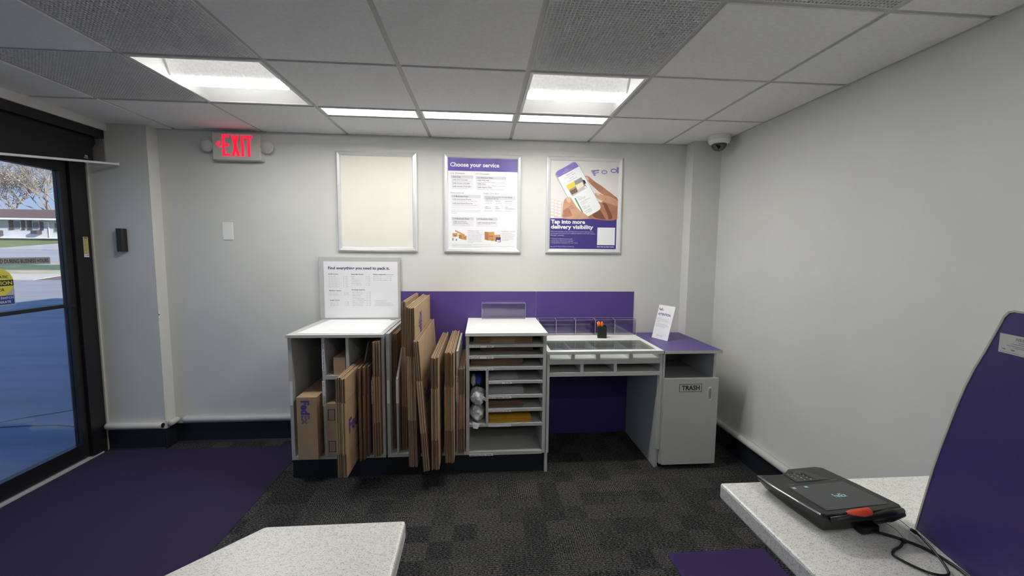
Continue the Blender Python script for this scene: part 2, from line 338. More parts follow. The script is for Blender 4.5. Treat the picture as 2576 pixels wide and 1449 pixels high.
# baseboards and bumper rails
struct(MB(BASEB).box(-.728, .39, BY-.010, BY, 0, .150).prism([(BY-.010, 0), (BY-.010, .012), (BY-.026, 0)], -.728, .39, 'x').build('baseboard_back'))
bl = MB(BASEB); bl.box(-1.12, -.726, .486, .498, 0, .150); bl.box(-.728, -.717, .486, BY, 0, .150); bl.prism([(.486, 0), (.486, .012), (.470, 0)], -1.12, -.726, 'x')
struct(bl.build('baseboard_left'))
struct(MB(BASEB).box(RX-.012, RX, FYW, .48, 0, .155).prism([(RX-.012, 0), (RX-.012, .014), (RX-.03, 0)], FYW, .48, 'y').build('baseboard_right'))
def rail(p0, p1, nrm, name, label, cap0=True, cap1=True):
    p0, p1, nrm = Vector(p0), Vector(p1), Vector(nrm); r = .023; d = (p1-p0).normalized(); root = thing(name, p0, label, 'bumper rail', 'painted round bumper rails above the black baseboard')
    m = MB(TRIMP); A = p0+nrm*.025; B = p1+nrm*.025
    pts = [A+d*0, A+d*.006, A+d*.02, B-d*.02, B-d*.006, B]; rs = [r*.55, r*.88, r, r, r*.88, r*.55]
    if not cap0: pts = pts[2:]; rs = rs[2:]; pts[0] = A
    if not cap1: pts = pts[:-2]; rs = rs[:-2]; pts[-1] = B
    m.tube(pts, rs, 16); m.build('tube', root, smooth=True)
    b = MB(TRIMP); q = nrm*.006; z0, z1 = -.034, -.022
    v = [p0+Vector((0, 0, z0)), p1+Vector((0, 0, z0)), p1+q*1.6+Vector((0, 0, z0)), p0+q*1.6+Vector((0, 0, z0)), p0+Vector((0, 0, .02)), p1+Vector((0, 0, .02)), p1+q+Vector((0, 0, .02)), p0+q+Vector((0, 0, .02))]
    b.add(v, [(0, 1, 2, 3), (4, 7, 6, 5), (0, 4, 5, 1), (2, 1, 5, 6), (3, 2, 6, 7), (0, 3, 7, 4)]); b.build('backing_strip', root); return root
rail((-.655, BY, .187), (.392, BY, .187), (0, -1, 0), 'bumper_rail', 'round grey bumper rail low on the back wall, left of the shelving')
rl = rail((-1.125, .498, .187), (-.733, .498, .187), (0, -1, 0), 'bumper_rail', 'short round bumper rail on the pier beside the glass door', cap1=False)
MB(BLACK).lathe([(.0165, 0), (.0165, .003)], (-.7325, .473, .187), (1, 0, 0)).build('bore_shade', rl)  # black disc paints in the shade inside the open tube end
rail((-.728, .585, .187), (-.728, .500, .187), (1, 0, 0), 'bumper_rail', 'stub of bumper rail on the side of the pier')
rail((RX, FYW+.3, .187), (RX, .47, .187), (-1, 0, 0), 'bumper_rail', 'long round bumper rail low on the right wall')

# ---------------------------------------------------------------- door, storefront
dr = thing('door_1', (-1.17, -.1, 0), None, None); struct(dr)
ALT = mat('bronze_aluminium', (.022, .020, .021), .38, .2)
m = MB(BLACK); m.box(-1.22, -1.13, .372, .498, 0, 2.18); m.box(-1.22, -1.13, -.80, -.70, 0, 2.18); m.box(-1.22, -1.13, -.70, .372, 2.06, 2.18)
m.box(-1.135, -1.12, .485, .498, 0, 2.18, LAM); m.build('frame', dr)
m = MB(ALT); m.box(-1.195, -1.150, .325, .368, .02, 2.055); m.box(-1.195, -1.150, -.69, -.62, .02, 2.055)
m.build('stile', dr)
m = MB(BLACK); m.box(-1.195, -1.150, -.62, .325, .02, .125); m.box(-1.195, -1.150, -.62, .325, 1.985, 2.055); m.build('rail', dr)
MB(GLASSD).box(-1.175, -1.169, -.62, .325, .125, 1.985).build('pane', dr)
m = MB(BLACK); m.box(-1.150, -1.128, -.62, .335, 1.088, 1.112); m.box(-1.168, -1.145, -.62, .325, 1.092, 1.108); m.build('push_bar', dr, bevel=.003)
m = MB(ALU); m.box(-1.21, -1.125, -.70, .45, 0, .012); m.build('threshold', dr)
# storefront glazing further along the same wall (lets daylight in)
wd = thing('window_1', (-1.17, -2, 0), None, None); struct(wd); m = MB(BLACK)
m.box(-1.22, -1.13, -3.3, -.80, 0, .12); m.box(-1.22, -1.13, -3.3, -.80, 2.06, 2.18); m.box(-1.22, -1.13, -3.3, -3.22, .12, 2.06); m.box(-1.22, -1.13, -2.04, -1.98, .12, 2.06)
m.build('frame', wd); MB(GLASSD).box(-1.178, -1.172, -3.22, -.80, .12, 2.06).build('pane', wd)
# shade above the door
sh = thing('roller_shade', (-1.03, -.1, 2.05), 'black roller shade rolled up above the glass door', 'window shade')
MB(BLACK).box(-1.165, -1.0, -1.0, .492, 2.235, 2.292).build('housing', sh)
MB(BLACKF).tube([(-1.06, -1.0, 2.205), (-1.06, .448, 2.205)], .040, 20).build('roll', sh, smooth=True)
MB(BLACKF).prism([(-1.0, 1.985), (-.15, 1.998), (.440, 2.074), (.440, 2.20), (-1.0, 2.20)], -1.045, -1.035, 'x').build('fabric', sh)
m = MB(mat('shade_label', (.35, .38, .5), .5)); lf = frame((-1.0346, 0, 0), (0, 1, 0), (0, 0, 1)); rect(m, lf, .372, .402, 2.082, 2.088, None, .0003); rect(m, lf, .380, .400, 2.092, 2.103, None, .0003); m.build('maker_label', sh)
P0 = Vector((-.905, .470, 2.064)); P1 = Vector((-1.0, -.148, 1.990)); P2 = P0+(P1-P0)*1.35
m = MB(WHITEM); m.M = Matrix.Identity(4); m.tube([P0, P2], .0075, 8, WHITEM); m.build('hem_bar', sh)
m = MB(WHITEM); m.tube([P0+Vector((0, .004, .012)), P0+Vector((0, .004, -.008))], .006, 8); m.build('bar_end', sh)
m = MB(mat('beige_metal', (.30, .28, .25), .5)); m.box(-1.075, -1.0, .488, .497, 2.07, 2.235); m.build('bracket', sh)
# stickers on the door
sf = frame((-1.1688, 0, 0), (0, 1, 0), (0, 0, 1))
st = thing('door_decal', (-1.1688, .1, 1.4), 'clear strip decal with black lettering across the door glass', 'decal')
m = MB(mat('decal_film', (.40, .42, .44), .4)); rect(m, sf, -.40, .238, 1.380, 1.423, None, .0003); m.build('film', st)
m = MB(INKK); text(m, 'THIS DOOR TO REMAIN UNLOCKED DURING BUSINESS HOURS', sf, -.372, 1.390, .024, .598, None, .012, .0012); m.build('lettering', st)
st = thing('door_decal', (-1.1688, -.04, 1.15), 'round yellow caution decal with blue panel on the door glass', 'decal')
YEL = mat('caution_yellow', (.72, .64, .09), .5); BLU = mat('decal_blue', (.02, .05, .30), .5); CLG = mat('decal_grey', (.45, .46, .44), .5)
m = MB(CLG); rect(m, sf, -.152, .018, 1.145, 1.27, CLG, .0003); 
shape(m, sf, [(-.067+.085*math.cos(a*PI/20), 1.281+.085*math.sin(a*PI/20)) for a in range(40)], YEL, .0005)
rect(m, sf, -.151, .017, 1.258, 1.293, INKK, .0008); rect(m, sf, -.147, .013, 1.150, 1.202, BLU, .0009); m.build('print', st)
m = MB(INKK); text(m, 'AUTOMATIC', sf, -.128, 1.303, .016, .120, INKK, .01, .0012); text(m, 'CAUTION', sf, -.142, 1.265, .021, .152, YEL, .02, .0012)
text(m, 'DOOR', sf, -.095, 1.228, .018, .062, INKK, .01, .0012); text(m, 'ACTIVATE SWITCH', sf, -.143, 1.182, .013, .152, PAPER, .01, .0014); text(m, 'TO OPERATE', sf, -.118, 1.158, .013, .112, PAPER, .01, .0014)
m.build('lettering', st)
ss = frame((-1.129, 0, 0), (0, 1, 0), (0, 0, 1))
st = thing('door_sticker', (-1.129, .455, 1.4), 'narrow yellow instruction sticker on the black door jamb', 'sticker')
m = MB(YEL); ss = frame((-1.1298, 0, 0), (0, 1, 0), (0, 0, 1)); rect(m, ss, .425, .462, 1.446, 1.56, mat('pale_yellow', (.58, .50, .18), .5), .0005); rect(m, ss, .425, .462, 1.420, 1.444, PAPER, .0005); m.build('print', st)
m = MB(INKK); rect(m, ss, .432, .456, 1.549, 1.555, INKK, .001)
for i in range(9): rect(m, ss, .430, .457-.004*(i % 3), 1.536-.009*i, 1.5385-.009*i, INKG, .001)
rect(m, ss, .429, .446, 1.431, 1.434, INKG, .001); rect(m, ss, .449, .458, 1.430, 1.436, INKK, .001); m.build('printed_lines', st)

# sensor and blank plate
t = thing('door_sensor', (-.927, .497, 1.457), 'black upright door sensor on the pier beside the door', 'sensor')
m = MB(BLACKP); m.prism([(-.955, .497), (-.899, .497), (-.903, .468), (-.915, .458), (-.940, .458), (-.951, .468)], 1.460, 1.622, 'z'); m.build('body', t, bevel=.003)
MB(BLACK).box(-.938, -.917, .457, .4585, 1.49, 1.60).build('lens_window', t)
t = thing('blank_wall_plate', (-.275, BY, 1.555), 'plain light grey cover plate on the back wall left of the posters', 'wall plate')
MB(mat('plate_grey', (.84, .84, .81), .4)).box(-.311, -.238, BY-.005, BY, 1.553, 1.683).build('plate', t, bevel=.002)
m = MB(ALU)
for z in (1.590, 1.646): MB(ALU).lathe([(.003, 0), (.003, .0015)], (-.2745, BY-.005, z), (0, -1, 0), 10).build('screw', t)
# exit sign
t = thing('exit_sign', (-.15, BY, 2.12), 'lit red EXIT sign with left arrow and two round lamp heads', 'exit sign')
BEI = mat('beige_plastic', (.58, .57, .52), .5, nz=.03, ns=60)
m = MB(BEI); y = .537
m.box(-.318, .012, y, BY, 2.126, 2.314); m.build('housing', t, bevel=.004)
RED = mat('exit_red', (.6, .01, .03), .4, emit=(1, .008, .035), es=1.15)
m = MB(RED); X = lambda p: -.3155+(p-533)*.002742; Z = lambda p: 2.314-(p-334)*.00279
xf = frame((0, y-.0006, 0), (1, 0, 0), (0, 0, 1))
def seg(ps): shape(m, xf, [(X(a), Z(b)) for a, b in ps], RED, .0006)
seg([(557, 338), (557, 392), (564, 392), (564, 338)]); seg([(564, 386), (564, 392), (576.5, 392), (576.5, 386)]); seg([(564, 338), (564, 344.5), (575, 344.5), (575, 338)]); seg([(564, 361.5), (564, 367.5), (574, 367.5), (574, 361.5)])
seg([(580, 339), (587.5, 339), (600.5, 392), (593, 392)]); seg([(591.5, 339), (599, 339), (587, 392), (580, 392)])
seg([(604, 339), (604, 392.5), (611, 392.5), (611, 339)]); seg([(614, 339.5), (614, 346), (633, 346), (633, 339.5)]); seg([(620, 346), (620, 393), (627, 393), (627, 346)])
seg([(541, 362), (550.5, 354), (554, 357), (547, 363)]); seg([(541, 362), (547, 363), (554, 369), (550.5, 372)])
m.build('lettering', t)
for sx, dxn, nm in ((-.364, .12, 0), (.050, .18, 1)):
    m = MB(BEI); c = Vector((sx, .548, 2.224)); ax = Vector((dxn, -1, -.18)).normalized()
    m.lathe([(.016, -.034), (.030, -.024), (.040, -.010), (.0425, 0), (.0425, .004), (.039, .005)], c, ax, 28); hd = m.build('lamp_head', t, smooth=False)
    m = MB(mat('lamp_lens', (.52, .51, .47), .15)); m.lathe([(.039, .004), (.036, .0075), (.022, .010), (.004, .011)], c, ax, 28); m.build('lens', hd, smooth=True)
MB(BEI).tube([(-.364, .562, 2.224), (-.318, .575, 2.224)], .010, 10).build('arm', t); MB(BEI).tube([(.012, .575, 2.224), (.05, .562, 2.224)], .010, 10).build('arm', t)
# dome camera
t = thing('security_camera', (3.36, .36, H), 'white dome security camera in the ceiling corner at the right', 'security camera')
m = MB(mat('camera_white', (.86, .85, .79), .45)); cc = (3.352, .335, H)
m.lathe([(.074, 0), (.076, -.004), (.076, -.034), (.068, -.051), (.055, -.059)], cc, (0, 0, 1), 32); m.build('housing', t, smooth=False)
MB(clear('smoked_dome', (.25, .25, .3), .03, 1, .08)).lathe([(.053, -.056), (.052, -.070), (.045, -.088), (.030, -.102), (.010, -.108)], cc, (0, 0, 1), 32).build('dome', t, smooth=True)
MB(BLACK).lathe([(.040, -.055), (.042, -.066), (.035, -.082), (.021, -.093), (.004, -.097)], cc, (0, 0, 1), 24).build('lens', t, smooth=True)

# ---------------------------------------------------------------- posters
def poster_frame(x0, x1, z0, z1, label):
    t = thing('poster_frame', ((x0+x1)/2, BY, z0), label, 'poster', 'silver snap frames on the back wall')
    y0 = BY-.022; b = .034
    MB(ALU).box(x0+.004, x1-.004, BY-.008, BY, z0+.004, z1-.004).build('backing', t)
    def bar(pts):
        m = MB(ALU); n = 4
        prof = [(0, BY-.001), (0, y0+.006), (.3, y0), (.8, y0+.004), (1, BY-.009)]
        o_, i_ = pts  # outer pair, inner pair
        v = []
        for k in (0, 1):
            for s_, yy in prof: v.append((o_[k][0]+(i_[k][0]-o_[k][0])*s_, yy, o_[k][1]+(i_[k][1]-o_[k][1])*s_))
        n = len(prof); m.add(v, [(i, i+1, n+i+1, n+i) for i in range(n-1)]+[tuple(range(n))[::-1], tuple(range(n, 2*n))]); m.build('rail', t)
    e = .0007
    bar((((x0+e, z1), (x1-e, z1)), ((x0+b+e, z1-b), (x1-b-e, z1-b))))
    bar((((x1, z1-e), (x1, z0+e)), ((x1-b, z1-b-e), (x1-b, z0+b+e))))
    bar((((x1-e, z0), (x0+e, z0)), ((x1-b-e, z0+b), (x0+b+e, z0+b))))
    bar((((x0, z0+e), (x0, z1-e)), ((x0+b, z0+b+e), (x0+b, z1-b-e))))
    return t, (x0+b, x1-b, z0+b, z1-b), BY-.0085
def crop_frame(y, cx0, cx1, X0, X1, cy0, cy1, Z0, Z1):
    """frame whose units are crop pixels, mapped on the wall"""
    sx = (X1-X0)/(cx1-cx0); sy = (Z1-Z0)/(cy1-cy0)
    return (Vector((X0-cx0*sx, y, Z0-cy0*sy)), Vector((sx, 0, 0)), Vector((0, 0, sy)), Vector((0, -1, 0)))
def ctext(mb, s, fr, x, y, h, w, m, bold=0, off=.0006): # y down, h in crop px
    O, U, V, NN = fr; text(mb, s, (O, U, V*-1, NN), x, -y, h, w, m, bold, off)
def crect(mb, fr, x0, x1, y0, y1, m, off=.0003): rect(mb, fr, x0, x1, y1, y0, m, off)

t, (a, b, c, d), yp = poster_frame(.5225, 1.1155, 1.476, 2.222, 'empty silver frame with blank cream paper, first from the left')
MB(CREAM).box(a-.004, b+.004, yp-.0012, yp, c-.004, d+.004).build('blank_sheet', t)
# --- poster 2: service chart
t, (a, b, c, d), yp = poster_frame(1.3195, 1.9175, 1.4745, 2.2265, 'framed white chart with purple Choose your service banner, middle frame')
MB(PAPER).box(a-.004, b+.004, yp-.0012, yp, c-.004, d+.004).build('print', t)
F2 = crop_frame(yp-.0013, 82, 1047, 1.3195, 1.9175, 88, 1318, 2.2265, 1.4745)
m = MB(INK); BAN = mat('banner_purple', (.115, .075, .36), .35, nz=.25, ns=6)
crect(m, F2, 134, 997, 140, 300, BAN); m.build('banner', t)
m = MB(PAPER); ctext(m, 'Choose your service', F2, 160, 247, 50, 606, PAPER, .03); m.build('headline', t)
m = MB(LGREY)
for x0, x1, y0, yh, y1 in ((168, 446, 354, 393, 532), (475, 853, 360, 397, 538), (168, 537, 594, 632, 768), (571, 972, 598, 652, 806), (176, 453, 872, 910, 990), (476, 750, 874, 909, 992)):
    crect(m, F2, x0, x1, y0, y1, VLGREY, .0002); crect(m, F2, x0, x1, y0, yh, LGREY, .0004)
crect(m, F2, 176, 972, 850, 851, LGREY); crect(m, F2, 176, 972, 1012, 1013, LGREY); m.build('table', t)
m = MB(INKP)
for s, x, y, h, w in (('U.S. Domestic', 168, 338, 17, 172), ('U.S. Domestic', 475, 340, 17, 170), ('International', 168, 580, 18, 160), ('FedEx One Rate', 571, 582, 18, 195)): ctext(m, s, F2, x, y, h, w, INKP)
for s, x, y, h, w in (('Next Day', 190, 381, 14, 98), ('2-3 Business Days', 497, 386, 15, 190), ('1-5 Business Days', 190, 622, 15, 192), ('One box. One low price. Two-day shipping.', 594, 622, 12, 340), ('Anywhere in the U.S.', 594, 642, 12, 165), ('1-5 Business Days', 198, 900, 15, 196), ('2-7 Business Days', 496, 900, 15, 192),
    ('FedEx First Overnight', 190, 416, 11, 186), ('FedEx Priority Overnight', 190, 457, 11, 212), ('FedEx Standard Overnight', 190, 497, 11, 224), ('FedEx 2Day A.M.', 497, 417, 12, 142), ('FedEx 2Day', 497, 461, 12, 100), ('FedEx Express Saver', 497, 505, 12, 176),
    ('FedEx International Priority', 190, 656, 12, 230), ('FedEx International Economy', 190, 706, 12, 245), ('FedEx Ground and', 198, 932, 11, 158), ('FedEx Home Delivery', 198, 953, 11, 182), ('FedEx International Ground', 496, 945, 12, 230),
    ('FedEx Envelope', 594, 669, 9, 90), ('FedEx Pak', 720, 669, 9, 58), ('FedEx Small Box', 842, 671, 9, 92), ('FedEx', 594, 742, 9, 34), ('Medium Box', 594, 760, 9, 70), ('FedEx', 720, 743, 9, 34), ('Large Box', 720, 762, 9, 58), ('FedEx', 842, 745, 9, 34), ('Extra Large Box/Tube', 842, 764, 9, 122)): ctext(m, s, F2, x, y, h, w, INKP, .02)
m.build('headings', t)
m = MB(INKG)
for s, x, y, w in (('By early a.m. in most areas', 190, 435, 228), ('By 10:30 a.m. in most areas', 190, 474, 204), ('By 3:00 p.m. in most areas', 190, 514, 186), ('Second business day by 10:30 a.m. in most areas', 497, 440, 340), ('Second business day by 3:00 p.m. in most areas', 497, 482, 348), ('Third business day by 3:00 p.m. in most areas', 497, 526, 322),
    ('Time-definite delivery in 1-3 business days', 190, 675, 300), ('Time-definite delivery in 2-5 business days', 190, 725, 300), ('Just $11.95', 594, 697, 80), ('Just $12.25', 720, 697, 80), ('Just $14.25', 842, 699, 80), ('Just $22.75', 594, 792, 84), ('Just $30.60', 720, 792, 84), ('Just $38.70', 842, 792, 80),
    ('Commit times for commercial delivery, by city only.', 172, 790, 366), ('Residential times will vary. See Service Agent', 172, 808, 346), ('for details.', 172, 827, 76), ('Delivery in 1-5 business days', 198, 972, 206), ('Delivery to Canada only', 496, 963, 162),
    ('Envelopes and other packaging', 376, 1068, 146), ('is now available for shipments using', 376, 1086, 192), ('FedEx expedited, FedEx Express', 376, 1104, 178), ('Saver or standard international', 376, 1122, 170), ('options and is included in the', 376, 1140, 160), ('shipping price. Printed boxes and', 376, 1158, 158), ('specialty boxes are also available', 376, 1176, 178), ('for purchase.', 376, 1194, 68),
    ('Pick up boxes, tape, and', 804, 1072, 124), ('packing supplies for purchase', 804, 1090, 160), ('with FedEx shipping services', 804, 1108, 154), ('at the self service counter.', 804, 1126, 140), ('See any shipping counter for', 804, 1144, 152), ('specialty items.', 804, 1163, 82),
    ('All services subject to the terms and conditions in the current service guide and published rates', 180, 1218, 482), ('Packaging is not required for ground shipping', 180, 1229, 240), ('For full details on services, transit times, and money-back guarantee limitations, see the guide or ask an associate at this location today', 180, 1240, 778), ('Rates shown do not include surcharges or taxes, effective as posted', 190, 1252, 358)):
    ctext(m, s, F2, x, y, 8.5 if y < 1200 else 5.5, w, INKG, .0)
ctext(m, 'Packaging included', F2, 376, 1048, 12, 138, INKG); ctext(m, 'Packaging for purchase', F2, 802, 1049, 12, 168, INKG); m.build('fine_print', t)
m = MB(KRAFT); K1 = mat('printed_box_tan', (.62, .30, .10), .6); K2 = mat('printed_box_dark', (.42, .19, .06), .6)
def cs(ps, mm, off=.0004): shape(m, F2, ps, mm, off)
cs([(222, 1034), (340, 1092), (334, 1112), (216, 1052)], K1); cs([(185, 1076), (250, 1074), (250, 1118), (188, 1122)], K1, .0005); cs([(262, 1090), (300, 1094), (300, 1148), (264, 1140)], K2, .0006); cs([(300, 1100), (362, 1106), (360, 1160), (298, 1152)], K1, .0008)
cs([(285, 1094), (318, 1100), (316, 1152), (285, 1146)], K2, .0007); cs([(186, 1136), (200, 1134), (196, 1170), (182, 1166)], INKG, .0005); cs([(228, 1146), (242, 1150), (238, 1176), (226, 1168)], INKG, .0005)
m.build('picture', t); m = MB(KRAFT)
cs([(586, 1052), (634, 1056), (634, 1164), (588, 1150)], K2); cs([(634, 1056), (708, 1052), (710, 1158), (634, 1164)], K1); cs([(708, 1092), (784, 1086), (788, 1182), (712, 1172)], K1, .0005); cs([(664, 1128), (704, 1126), (706, 1168), (666, 1170)], K1, .0007); cs([(728, 1120), (790, 1122), (784, 1186), (724, 1172)], INKP, .0007)
cs([(738, 1156), (780, 1158), (778, 1178), (736, 1172)], PAPER, .0009)
m.build('picture', t); m = MB(KRAFT)
ctext(m, 'FedEx', F2, 640, 1118, 18, 56, INKP, .02, .0008); ctext(m, 'Ex', F2, 205, 1112, 18, 30, INKP, .02, .0008); ctext(m, 'FedEx', F2, 322, 1138, 12, 34, INKP, .02, .001); ctext(m, 'FedEx', F2, 668, 1152, 9, 30, INKP, .02, .001)
m.build('picture_lettering', t)
# --- poster 3: phone poster
t, (a, b, c, d), yp = poster_frame(2.1125, 2.7195, 1.476, 2.2265, 'framed poster of hands holding a phone over a deep purple panel')
MB(PAPER).box(a-.004, b+.004, yp-.0012, yp, c-.004, d+.004).build('print', t)
F3 = crop_frame(yp-.0013, 128, 1058, 2.1125, 2.7195, 112, 1335, 2.2265, 1.476)
m = MB(PAPER); BGP = mat('poster_backdrop', (.72, .70, .67), .5, nz=.05, ns=5); crect(m, F3, 178, 1018, 165, 892, BGP, .0001)
KEYB = mat('keyboard_print', (.70, .58, .54), .5); KEYL = mat('keycap_print', (.84, .76, .72), .5)
shape(m, F3, [(178, 640), (215, 650), (335, 682), (335, 890), (178, 890)], KEYB, .0002)
for i in range(6):
    for j in range(4):
        x = 182+j*44+i*0; y = 654+i*40+j*12
        if x+34 < 336 and y+28 < 888: shape(m, F3, [(x+8, y), (x+42 if x+42 < 336 else 336, y+8), (x+34, y+34), (x, y+26)], KEYL, .0003)
m.build('backdrop', t)
m = MB(PURP); crect(m, F3, 172, 1000, 890, 1278, mat('poster_purple', (.052, .035, .215), .4), .0004); m.build('colour_panel', t)
SK1 = mat('skin_print_light', (.58, .32, .20), .5, nz=.12, ns=14); SK2 = mat('skin_print', (.42, .19, .11), .5, nz=.15, ns=14); SK3 = mat('skin_print_dark', (.20, .08, .045), .5); NAIL = mat('nail_print', (.72, .47, .38), .4)
m = MB(SK2)
def sp_(pts, mm, off, n=4): shape(m, F3, smooth_poly(pts, n), mm, off)
# right hand (behind the phone): palm, index, middle
sp_([(1006, 640), (940, 596), (900, 640), (830, 660), (770, 700), (700, 780), (640, 870), (700, 890), (1004, 890)], SK2, .0005)
sp_([(720, 800), (800, 700), (860, 690), (900, 760), (940, 886), (760, 886), (700, 850)], SK3, .0006)
sp_([(600, 346), (650, 362), (720, 420), (800, 470), (880, 530), (960, 590), (1000, 640), (930, 660), (860, 600), (790, 560), (730, 510), (660, 445), (612, 385)], SK2, .0007)
sp_([(722, 562), (770, 568), (830, 585), (900, 600), (1000, 650), (1004, 720), (900, 690), (840, 668), (770, 640), (728, 600)], SK1, .0008)
sp_([(740, 660), (820, 700), (850, 760), (900, 886), (860, 888), (800, 790), (740, 720)], SK2, .0009)
# left hand fingers behind phone
sp_([(340, 690), (360, 640), (400, 630), (470, 720), (560, 800), (650, 880), (640, 892), (345, 892), (330, 800)], SK1, .0005)
for k, (yy, o_) in enumerate(((790, .0006), (840, .0007))): sp_([(340, yy), (400, yy-40), (450, yy-10), (440, yy+20), (380, yy+30), (345, yy+35)], SK2, o_)
m.build('hands', t)
m = MB(PAPER); PHB = mat('phone_rim_print', (.45, .45, .47), .3); PHW = mat('phone_screen_print', (.86, .87, .86), .4)
def rr(pts, rad, k=4):
    o = []
    n = len(pts)
    for i in range(n):
        p = Vector(pts[i]); a = (Vector(pts[i-1])-p).normalized()*rad; b = (Vector(pts[(i+1) % n])-p).normalized()*rad
        for j in range(k+1):
            s_ = j/k; q = p+a*(1-s_)**2+b*s_**2; o.append((q.x, q.y))
    return o
shape(m, F3, rr([(222, 335), (448, 172), (508, 190), (800, 730), (786, 776), (636, 868), (590, 850), (380, 620)], 22), PHB, .0012)
shape(m, F3, rr([(238, 325), (470, 176), (500, 190), (798, 738), (784, 772), (640, 860), (594, 842), (392, 625)], 16), PHW, .0014)
shape(m, F3, [(240, 318), (262, 292), (455, 182), (482, 184), (516, 232), (266, 378), (243, 345)], mat('phone_header_print', (.20, .14, .50), .4), .0016)
YP = mat('parcel_yellow_print', (.80, .60, .06), .5); shape(m, F3, [(366, 476), (548, 366), (624, 496), (446, 612)], mat('photo_grey_print', (.30, .29, .30), .5), .0016)
shape(m, F3, [(366, 476), (462, 418), (484, 478), (402, 530)], YP, .0018); shape(m, F3, [(480, 470), (560, 424), (584, 476), (504, 528)], mat('parcel_pale_print', (.78, .74, .52), .5), .0018); shape(m, F3, [(410, 545), (490, 500), (512, 550), (440, 590)], KRAFTE, .0018)
shape(m, F3, [(504, 8+520), (600, 470), (624, 496), (446, 612), (438, 596)], mat('photo_floor_print', (.55, .54, .53), .5), .0017); shape(m, F3, [(560, 396), (592, 404), (610, 440), (584, 452)], INKK, .0018)
shape(m, F3, smooth_poly([(604, 480), (618, 490), (608, 504), (592, 500), (590, 486)], 3), PAPER, .0019)
shape(m, F3, [(470, 634), (484, 626), (582, 808), (570, 818)], mat('progress_green_print', (.10, .32, .12), .5), .0016)
m.build('phone_picture', t)
rot = math.radians(-29)
O3, U3, V3, N3 = F3
def ptext(mb, s, x, y, h, w, mm):
    # text running up to the right along the tilted phone (unit vectors in crop space)
    ux, uy = math.cos(-rot), -math.sin(-rot); vx, vy = -math.sin(-rot), -math.cos(-rot)
    O = O3+U3*x+V3*y; U = U3*ux+V3*uy; V = U3*vx+V3*vy
    text(mb, s, (O, U, V, N3), 0, 0, h, w, mm, 0, .002)
m = MB(INKG)
for s, x, y, h, w, mm in (('SCHEDULED DELIVERY', 362, 356, 8, 96, INKK), ('Fri, Sept 29, 1:00 PM', 350, 392, 10, 146, INKG), ('DELIVERED', 406, 392, 8, 56, INKK), ('St. Louis, MO US', 390, 430, 11, 122, INKG),
    ('FROM', 504, 626, 8, 26, INKK), ('John Smith', 512, 640, 8, 60, INKG), ('Shipped 9/26', 522, 653, 8, 92, INKG), ('Origin facility', 528, 664, 8, 86, INKG), ('ARRIVED AT DESTINATION', 544, 692, 8, 136, INKK), ('St. Louis, MO US', 552, 706, 8, 72, INKG), ('Wed 9/28 2:14 PM', 558, 720, 8, 88, INKG),
    ('IN TRANSIT', 574, 750, 8, 50, INKK), ('Chicago, IL US', 584, 762, 8, 88, INKG), ('Thu 9/28', 590, 774, 8, 86, INKG), ('DELIVERED', 606, 800, 8, 78, INKK), ('St. Louis, MO US', 614, 814, 8, 82, INKG), ('Fri 9/29', 620, 824, 8, 80, INKG)): ptext(m, s, x, y, h, w, mm)
ptext(m, 'Shipment facts', 330, 322, 10, 120, LGREY); ptext(m, 'FedEx', 346, 290, 10, 44, LGREY); ptext(m, '<', 268, 366, 14, 10, PAPER); m.build('phone_text', t)
m = MB(NAIL); sp_([(340, 720), (345, 660), (385, 622), (425, 628), (460, 680), (520, 770), (580, 812), (640, 862), (600, 892), (480, 892), (440, 820), (400, 740), (370, 700)], SK1, .0022)
sp_([(372, 640), (395, 624), (418, 632), (426, 668), (412, 690), (388, 682)], NAIL, .0024); sp_([(732, 566), (758, 566), (776, 578), (772, 592), (748, 588)], NAIL, .0024); sp_([(604, 356), (622, 362), (640, 390), (634, 404), (614, 384)], NAIL, .0024)
for a_, b_ in (((412, 742), (452, 722)), ((424, 762), (468, 748)), ((690, 432), (716, 418)), ((800, 520), (818, 492)), ((846, 648), (858, 618))):
    shape(m, F3, [a_, b_, (b_[0]+2, b_[1]+4), (a_[0]+2, a_[1]+4)], SK3, .0026)
m.build('thumbs', t)
m = MB(INK); BL1 = mat('blurred_letter_print', (.28, .24, .50), .5)
for s_ in (((664, 278), (700, 276), (728, 340), (706, 350)), ((690, 276), (762, 264), (768, 282), (700, 296)), ((712, 306), (760, 292), (764, 304), (716, 320))): shape(m, F3, list(s_), BL1, .0005)
def ring(cx, cy, rx, ry, th, mm, off):
    n = 20; v = []
    for k in range(n):
        a_ = 2*PI*k/n; v += [(cx+rx*math.cos(a_), cy+ry*math.sin(a_)), (cx+(rx-th)*math.cos(a_), cy+(ry-th)*math.sin(a_))]
    O, U, V, NN = F3; m.add([O+U*p[0]+V*p[1]+NN*off for p in v], [(2*k, 2*((k+1) % n), 2*((k+1) % n)+1, 2*k+1) for k in range(n)], mm)
ring(830, 296, 38, 26, 13, BL1, .0005); ring(945, 276, 40, 28, 14, BL1, .0006); shape(m, F3, [(980, 232), (1016, 228), (1016, 310), (984, 306)], BL1, .0005); m.build('blurred_lettering', t)
m = MB(PAPER); ctext(m, 'Tap into more', F3, 190, 955, 48, 418, PAPER, .035, .001); ctext(m, 'delivery visibility', F3, 190, 1020, 48, 522, PAPER, .035, .001); m.build('headline', t); m = MB(PAPER); ctext(m, 'Scan here to learn more', F3, 762, 1254, 14, 212, PAPER, .03, .001); m.build('caption', t)
m = MB(LGREY)
